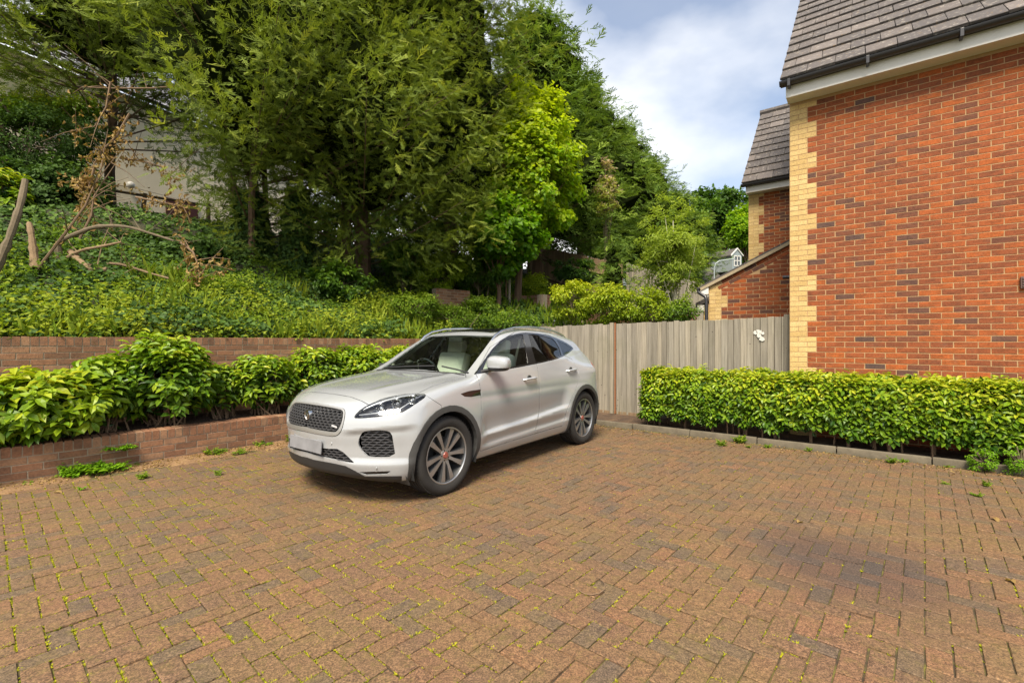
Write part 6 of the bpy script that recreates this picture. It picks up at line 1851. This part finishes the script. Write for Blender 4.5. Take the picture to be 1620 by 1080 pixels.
# dark lining inside the shell: closes the shut lines and darkens the cabin
def build_lining():
    P, Q = surface_net(lambda A: car_f(A) + 0.034, (-1.0, -1.05, 0.12), (3.65, 1.05, 1.72), 0.034, 4)
    Pm = P.copy(); Pm[:, 1] = np.abs(Pm[:, 1])
    e = 2e-3
    N = np.stack([(car_f(Pm + np.eye(3)[i] * e) - car_f(Pm - np.eye(3)[i] * e)) / (2 * e) for i in range(3)], -1)
    Po = Pm + unit(N) * 0.034
    px = to_pix(Po); face_ = ((np.array(EYE) - Po) * N).sum(1) > 0
    drop = np.zeros(len(P), bool)
    for nm, kind, poly in CUTS:
        if nm in ('windscreen', 'front_window', 'rear_window', 'quarter_window', 'grille', 'side_intake', 'lower_intake', 'headlight'):
            k = in_poly(px, poly) & face_
            if nm == 'windscreen': k &= (Po[:, 2] > 1.03) & (N[:, 2] > 0.2)
            drop |= k
        if nm == 'hole': drop |= in_poly(Po[:, [0, 2]], poly) & (Po[:, 1] > 0.45)
        if nm == 'rear_screen': drop |= in_poly(Po[:, [1, 2]], poly) & (Po[:, 0] > 2.5)
    Q = Q[~drop[Q].any(1)]
    return obj_np('inner_body', P, Q, M_dark, car, None, True)
lining = build_lining()
# ---- honeycomb meshes
def honeycomb(name, outline, ylo, yhi, zlo, zhi, cw, ch, off, rad, parent, mat, one_side=False):
    segs = []
    rows = int((zhi - zlo) / (ch * 0.75)) + 2
    for r in range(rows):
        for c in range(int((yhi - ylo) / cw) + 2):
            cy = ylo + (c + 0.5 * (r % 2)) * cw; cz = zlo + r * ch * 0.75
            pts = [(cy + dx * cw, cz + dz * ch) for dx, dz in ((0, -.5), (.5, -.25), (.5, .25), (0, .5), (-.5, .25), (-.5, -.25))]
            for k in (0, 1, 5):
                segs.append((pts[k], pts[(k + 1) % 6]))
    A = np.array([s[0] for s in segs]); B = np.array([s[1] for s in segs])
    keep = (A[:, 0] >= (-0.001 if not one_side else 0.05)) & (B[:, 0] >= -0.001)
    A, B = A[keep], B[keep]
    PA = np.stack([surf_x(A[:, 0], A[:, 1], 0), A[:, 0], A[:, 1]], 1); PB = np.stack([surf_x(B[:, 0], B[:, 1], 0), B[:, 0], B[:, 1]], 1)
    k = in_poly(to_pix(PA), outline) & in_poly(to_pix(PB), outline)
    PA, PB = PA[k] + (off, 0, 0), PB[k] + (off, 0, 0)
    # a flat strip for each edge, deep in x: 4-sided bars
    V, Fc = [], []
    for a, b in zip(PA, PB):
        for sg in (1, -1):
            d = b - a; d = d / (np.linalg.norm(d) + 1e-9)
            n = np.cross(d, (1, 0, 0)); n = n / (np.linalg.norm(n) + 1e-9) * rad
            i = len(V)
            for p in (a, b):
                for q in ((0, n), (0.018, n), (0.018, -n), (0, -n)):
                    w_ = p + np.array((q[0], 0, 0)) + q[1]
                    V.append((w_[0], w_[1] * sg, w_[2]))
            for j in range(4):
                f = (i + j, i + (j + 1) % 4, i + 4 + (j + 1) % 4, i + 4 + j)
                Fc.append(f if sg > 0 else f[::-1])
    o = obj_np(name, np.array(V), np.array(Fc), mat, parent)
    return o
POL = {n: p for n, k, p in CUTS if k == 'cam'}
M_mesh = simple('grille_mesh', (0.075, 0.075, 0.08), 0.42, metal=0.4)
tag(honeycomb('grille_mesh', POL['grille'], 0, 0.62, 0.54, 0.92, 0.052, 0.030, 0.006, 0.0032, grille, M_mesh), kind='stuff')
tag(honeycomb('intake_mesh', POL['side_intake'], 0.45, 0.95, 0.38, 0.72, 0.058, 0.030, 0.008, 0.0034, bumper, M_mesh, True), kind='stuff')
tag(honeycomb('intake_mesh', POL['lower_intake'], 0, 0.75, 0.33, 0.50, 0.06, 0.03, 0.006, 0.0032, bumper, M_mesh), kind='stuff')
# ---- lamps' insides
for sd_ in (1, -1):
    hl = [o for o in car.children if o.name.startswith('headlight')][0 if sd_ > 0 else 1]
    for (u, v), r in (((596, 648), 0.040), ((622, 641), 0.043), ((647, 634), 0.034)):
        p = on_car(u, v); p = p + Vector((0.055, -0.012, 0.0))
        M = Matrix.Translation((p.x, p.y * sd_, p.z)) @ Matrix.Rotation(R(90) - sd_ * 0.5, 4, 'Z')
        MB().lathe([(0.001, 0.012), (r * 0.55, 0.006), (r * 0.72, -0.004), (r, 0.02), (r, -0.05)], 20, M).build('projector', M_chrome, hl, True)
    pts = [on_car(u, v) + Vector((0.018, 0, 0.0)) for u, v in ((567, 657), (585, 655), (605, 653), (627, 650), (642, 641), (655, 632), (666, 626))]
    MB().tube([(p.x, (p.y - 0.012) * sd_, p.z) for p in pts], 0.0055, 8).build('daytime_strip', M_alloy, hl, True)
    pts = [on_car(u, v) + Vector((0.03, 0, 0.0)) for u, v in ((572, 649), (590, 641), (610, 634), (635, 628), (655, 625))]
    MB().tube([(p.x, (p.y - 0.02) * sd_, p.z) for p in pts], 0.012, 8).build('reflector', M_alloy, hl, True)
# ---- badge, number plate, lettering, sensors
bz_ = 0.764; bx_ = float(surf_x(0, bz_)[0]) - 0.004
bd = MB().lathe([(0.001, -0.012), (0.034, -0.010), (0.036, -0.014), (0.043, -0.014), (0.045, -0.004), (0.045, 0.02)], 28, Matrix.Translation((bx_, 0, bz_)) @ Matrix.Rotation(R(-90), 4, 'Z')).build('badge', M_chrome, grille, True)
mb = MB()
for yy, zz, ry, rz_ in ((-0.012, 0.010, 0.007, 0.005), (0.012, 0.010, 0.007, 0.005), (0, -0.006, 0.009, 0.006), (0, -0.018, 0.013, 0.005), (-0.018, 0.024, 0.006, 0.008), (0.018, 0.024, 0.006, 0.008)):
    q = bmesh.ops.create_uvsphere(mb.bm, u_segments=10, v_segments=6, radius=1.0)
    bmesh.ops.transform(mb.bm, matrix=Matrix.Translation((bx_ - 0.012, yy, bz_ + zz)) @ Matrix.Diagonal((0.004, ry, rz_, 1)), verts=q['verts'])
tag(mb.build('badge_relief', M_gloss, grille, True), kind='stuff')
plate_x = float(surf_x(0, 0.50)[0])
MB().box((plate_x - 0.006, 0, 0.505), (0.010, 0.52, 0.111), Matrix.Rotation(R(4), 3, 'Y'), 0.003).build('number_plate', M_plate, bumper)
def text_mesh(name, s, size, M, mat, parent, depth=0.001):
    cu = bpy.data.curves.new(name, 'FONT'); cu.body = s; cu.size = size; cu.extrude = depth; cu.align_x = 'CENTER'
    t_ = bpy.data.objects.new('tmp', cu); COL.objects.link(t_)
    me = bpy.data.meshes.new_from_object(t_.evaluated_get(bpy.context.evaluated_depsgraph_get()))
    bpy.data.objects.remove(t_); me.name = name
    me.materials.clear(); me.materials.append(mat)
    o = link(bpy.data.objects.new(name, me), parent); o.matrix_local = M
    return o
lp_ = on_car(528.5, 675.5); lx, ly, lz = lp_.x - 0.003, lp_.y, lp_.z
text_mesh('lettering', 'R-DYNAMIC', 0.024, Matrix.Translation((lx, ly, lz)) @ Matrix.Rotation(R(-90 + 11), 4, 'Z') @ Matrix.Rotation(R(90), 4, 'X'), M_white, grille)
for u, v in ((524, 701), (595, 740)):
    p = on_car(u, v)
    MB().lathe([(0.001, -0.003), (0.010, -0.003), (0.011, 0.004)], 14, Matrix.Translation(p) @ Matrix.Rotation(R(-90), 4, 'Z')).build('parking_sensor', M_paint, bumper, True)
# ---- door handles, mirrors, rails, wipers
for sd_ in (1, -1):
    doors = [o for o in car.children if '_door' in o.name]
    for (u, v), dn in (((837.5, 598.5), 'front_door'), ((903, 585), 'rear_door')):
        door = [o for o in doors if o.name.startswith(dn)][0 if sd_ > 0 else 1]
        p = on_car(u, v); yw = surf_y(p.x, p.z)
        h = MB()
        h.tube([(p.x - 0.115, (yw - 0.004) * sd_, p.z - 0.006), (p.x - 0.10, (yw + 0.026) * sd_, p.z - 0.004), (p.x - 0.03, (yw + 0.034) * sd_, p.z), (p.x + 0.05, (yw + 0.034) * sd_, p.z + 0.003), (p.x + 0.105, (yw + 0.026) * sd_, p.z + 0.004), (p.x + 0.12, (yw - 0.004) * sd_, p.z + 0.004)],
               [0.014, 0.017, 0.019, 0.019, 0.017, 0.014], 10, squash=0.75)
        h.build('handle', M_paint, door, True)
        q = MB().lathe([(0.001, 0.0), (0.035, 0.0), (0.042, 0.002), (0.044, -0.004)], 22, Matrix.Translation((p.x, (yw + 0.0015) * sd_, p.z + 0.004)) @ Matrix.Diagonal((1.0, sd_, 0.85, 1)))
        q.build('handle_recess', M_clad, door, True)
    # mirror
    c = Vector((0.70, 1.01, 1.198)) if sd_ > 0 else Vector((1.10, -0.905, 1.19))      # the far one is folded in
    def egg(name, mat, cc, sx, sy, sz, z0, z1):
        bm = bmesh.new(); g = bmesh.ops.create_uvsphere(bm, u_segments=28, v_segments=18, radius=1.0)
        for v in bm.verts:
            x, y, z = v.co
            e = 0.62
            v.co = Vector([math.copysign(abs(q_) ** e, q_) for q_ in (x, y, z)])
            v.co.x = v.co.x * (1.0 if v.co.x < 0 else 0.55)
            v.co.y *= 1 - 0.16 * v.co.x; v.co.z *= 1 - 0.10 * v.co.y * sd_
        bmesh.ops.transform(bm, matrix=Matrix.Translation(cc) @ Matrix.Diagonal((sx, sy, sz, 1)), verts=bm.verts)
        bmesh.ops.bisect_plane(bm, geom=bm.verts[:] + bm.edges[:] + bm.faces[:], plane_co=(0, 0, z0), plane_no=(0, 0, -1), clear_outer=True)
        bmesh.ops.bisect_plane(bm, geom=bm.verts[:] + bm.edges[:] + bm.faces[:], plane_co=(0, 0, z1), plane_no=(0, 0, 1), clear_outer=True)
        for f in bm.faces: f.smooth = True
        me = bpy.data.meshes.new(name); bm.to_mesh(me); bm.free(); me.materials.append(mat)
        return me
    mir = link(bpy.data.objects.new('door_mirror', egg('door_mirror', M_paint, c, *((0.10, 0.128) if sd_ > 0 else (0.13, 0.07)), 0.082, c.z - 0.040, c.z + 0.2)), car)
    link(bpy.data.objects.new('mirror_base', egg('mirror_base', M_black, c, *((0.097, 0.124) if sd_ > 0 else (0.127, 0.067)), 0.080, c.z - 0.2, c.z - 0.040)), mir)
    MB().tube([(0.62, 0.80 * sd_, 1.105), (0.66, 0.90 * sd_, 1.135), (c.x - (0.01 if sd_ > 0 else 0.10), c.y - 0.04 * sd_, 1.155)], [0.05, 0.032, 0.035], 10, squash=0.5).build('stalk', M_black, mir, True)
    # roof rail
    xs = [1.06, 1.12, 1.25, 1.5, 1.85, 2.2, 2.5, 2.72, 2.82, 2.86]
    up = [-0.004, 0.020, 0.034, 0.042, 0.044, 0.042, 0.036, 0.022, 0.008, -0.006]
    pts = []
    for x, h in zip(xs, up):
        y = 0.595 - 0.07 * max(0, x - 1.8); pts.append((x, y * sd_, surf_z(x, y) + h))
    MB().tube(pts, 0.016, 10, squash=0.9).build('roof_rail', M_chrome, car, True)
for sd_, (ya, yb) in ((1, (0.30, 0.74)), (-1, (-0.62, 0.18))):
    pts = []
    for k in range(9):
        y = ya + (yb - ya) * k / 8; x = 0.50 + 0.055 * (1 - k / 8.0) * (1 if sd_ > 0 else -1) + (0.05 if sd_ < 0 else 0)
        pts.append((x, y, surf_z(x, abs(y)) + 0.012))
    MB().tube(pts, 0.0085, 6).build('wiper', M_black, car, True)
MB().tube([(0.455 + 0.02 * abs(y) ** 2, y, surf_z(0.455 + 0.02 * abs(y) ** 2, abs(y)) + 0.001) for y in np.linspace(-0.72, 0.72, 15)], 0.016, 6, squash=0.5).build('cowl', M_black, car, True)
# ---- wheels
def make_wheel(x, sd_):
    M0 = Matrix.Translation((x, 0.0, RW)) @ Matrix.Diagonal((1, sd_, 1, 1))
    wh = empty('wheel', (0, 0, 0), parent=car)
    prof = [(0.262, 0.925), (0.275, 0.934), (0.30, 0.942), (0.325, 0.943), (0.345, 0.934), (0.357, 0.918), (0.362, 0.905)]
    y = 0.905
    for gy in (0.875, 0.84, 0.80, 0.76, 0.725):
        prof += [(0.365, gy + 0.012), (0.365, gy + 0.005), (0.357, gy + 0.004), (0.357, gy - 0.004), (0.365, gy - 0.005)]
    prof += [(0.362, 0.70), (0.345, 0.685), (0.27, 0.69)]
    ty = MB().lathe(prof, 72, M0).build('tyre', M_rubber, wh, True)
    mb = MB()                                           # shoulder sipes
    for k in range(64):
        an = 2 * math.pi * k / 64
        Mk = M0 @ Matrix.Rotation(an, 4, 'Y')
        mb.box(Mk @ Vector((0.3605, 0.910, 0)), (0.006, 0.020, 0.018), (Mk.to_3x3() @ Matrix.Rotation(R(-32), 3, 'Z')).normalized())
    tag(mb.build('tread_block', M_rubber, wh), kind='stuff')
    rim = MB().lathe([(0.262, 0.926), (0.256, 0.926), (0.250, 0.915), (0.245, 0.88), (0.235, 0.80), (0.24, 0.70), (0.262, 0.69)], 72, M0).build('rim', M_alloyd, wh, True)
    MB().lathe([(0.263, 0.922), (0.264, 0.929), (0.255, 0.930), (0.250, 0.924)], 72, M0, True).build('rim_lip', M_alloy, wh, True)
    for k in range(10):
        an = 2 * math.pi * (k // 2) / 5 + (0.33 if k % 2 else -0.33) * 0.95 + 0.25
        Mk = M0 @ Matrix.Rotation(an, 4, 'Y')
        lean = 0.020 if k % 2 else -0.020
        mb = MB()
        pr = [(0.045, 0.018, 0.900, 0.0), (0.10, 0.014, 0.908, lean * 0.2), (0.17, 0.019, 0.914, lean * 0.5), (0.225, 0.025, 0.917, lean * 0.8), (0.252, 0.029, 0.914, lean)]
        fr = [[mb.bm.verts.new(Mk @ Vector((r_, yy, o_ + s_ * w_))) for s_ in (-1, 1)] for r_, w_, yy, o_ in pr]
        for i in range(len(fr) - 1):
            mb.bm.faces.new((fr[i][0], fr[i][1], fr[i + 1][1], fr[i + 1][0]))
        sp = mb.build('spoke', M_alloy, wh, True)
        mb = MB()
        bk = [[Mk @ Vector((r_, yy - (0.001 if e_ == 0 else 0.05), o_ + s_ * (w_ + (0.0 if e_ == 0 else 0.006)))) for s_ in (-1, 1) for e_ in (0, 1)] for r_, w_, yy, o_ in pr]
        bv = [[mb.bm.verts.new(p) for p in b_] for b_ in bk]
        for i in range(len(bv) - 1):
            mb.bm.faces.new((bv[i][0], bv[i][1], bv[i + 1][1], bv[i + 1][0])); mb.bm.faces.new((bv[i][2], bv[i][3], bv[i + 1][3], bv[i + 1][2]))
        mb.build('spoke_side', M_alloyd, wh, True)
    MB().lathe([(0.001, 0.915), (0.026, 0.914), (0.031, 0.908), (0.033, 0.89)], 28, M0).build('centre_cap', M_cap, wh, True)
    MB().lathe([(0.033, 0.905), (0.055, 0.902), (0.062, 0.885), (0.062, 0.84)], 28, M0).build('hub', M_alloy, wh, True)
    for k in range(5):
        an = 2 * math.pi * (k + 0.5) / 5
        MB().lathe([(0.001, 0.906), (0.008, 0.904), (0.009, 0.89)], 10, M0 @ Matrix.Translation((0.047 * math.cos(an), 0, 0.047 * math.sin(an)))).build('wheel_bolt', M_gloss, wh, True)
    MB().lathe([(0.06, 0.80), (0.165, 0.805), (0.168, 0.80), (0.168, 0.78)], 40, M0).build('brake_disc', M_alloyd, wh, True)
    MB().lathe([(0.001, 0.74), (0.24, 0.74)], 24, M0).build('wheel_back', M_dark, wh)
    return wh
for x in (0.0, WB):
    for sd_ in (1, -1): make_wheel(x, sd_)
    for sd_ in (1, -1):                                 # liner over the wheel
        mb = MB(); n = 20
        rows = [[mb.bm.verts.new((x + 0.425 * math.cos(a), sd_ * yy, RW + 0.425 * math.sin(a))) for a in np.linspace(-0.35, math.pi + 0.35, n)] for yy in (0.93 if x < 1 else 0.92, 0.45)]
        for i in range(n - 1): mb.bm.faces.new((rows[0][i], rows[0][i + 1], rows[1][i + 1], rows[1][i]))
        mb.bm.faces.new(rows[1][::-1])
        mb.build('wheel_liner', M_dark, car, True)
MB().box((1.3, 0, 0.235), (3.6, 1.45, 0.05), None, 0.02).build('floor_pan', M_dark, car)
for sd_ in (1, -1):
    MB().prism([(-0.46, 0.60 * sd_, 0.27), (-0.40, 0.60 * sd_, 0.17), (-0.40, 0.86 * sd_, 0.17), (-0.46, 0.88 * sd_, 0.27)], (0.012, 0, 0)).build('air_deflector', M_clad, car)
# ---- cabin
def seat(x, y, mat, w_=0.50, head=True):
    st = empty('seat', (0, 0, 0), parent=car)
    MB().box((x - 0.05, y, 0.66), (0.52, w_, 0.16), Matrix.Rotation(R(8), 3, 'Y'), 0.05).build('cushion', mat, st, True)
    MB().box((x + 0.27, y, 0.98), (0.16, w_ * 0.96, 0.62), Matrix.Rotation(R(18), 3, 'Y'), 0.06).build('backrest', mat, st, True)
    if head: MB().box((x + 0.40, y, 1.36), (0.12, 0.27, 0.19), Matrix.Rotation(R(12), 3, 'Y'), 0.05).build('headrest', mat, st, True)
seat(1.12, 0.37, M_seat); seat(1.12, -0.37, M_seat)
for y in (-0.42, 0.0, 0.42): seat(2.0, y, M_trim, 0.40)
mb = MB()
mb.prism([(0.42, -0.74, 0.80), (0.42, -0.74, 1.055), (0.60, -0.74, 1.085), (0.80, -0.74, 1.06), (0.90, -0.74, 0.96), (0.88, -0.74, 0.75)], (0, 1.48, 0))
mb.build('dashboard', M_trim, car)
sw = MB()
Ms = Matrix.Translation((0.98, -0.37, 1.04)) @ Matrix.Rotation(R(-24), 4, 'Y')
ring = [Ms @ Vector((0, 0.185 * math.cos(a), 0.185 * math.sin(a))) for a in np.linspace(0, 2 * math.pi, 33)]
sw.tube(ring, 0.016, 8, cap=False)
for a in (R(0), R(180), R(-90)):
    sw.tube([Ms @ Vector((0, 0.04 * math.cos(a), 0.04 * math.sin(a))), Ms @ Vector((0, 0.18 * math.cos(a), 0.18 * math.sin(a)))], 0.018, 6)
sw.tube([Ms @ Vector((-0.02, 0, 0)), Ms @ Vector((-0.25, 0, -0.05))], [0.065, 0.04], 12)
sw.build('steering_wheel', M_gloss, car, True)
MB().box((1.10, 0.0, 1.455), (0.04, 0.22, 0.06), None, 0.012).build('rear_view_mirror', M_black, car)
for y in (0.60, -0.60):
    MB().tube([(1.62, y, 1.46), (1.55, y * 0.97, 1.2), (1.48, y * 0.93, 0.8)], 0.022, 6, squash=0.2).build('seat_belt', M_seat, car)
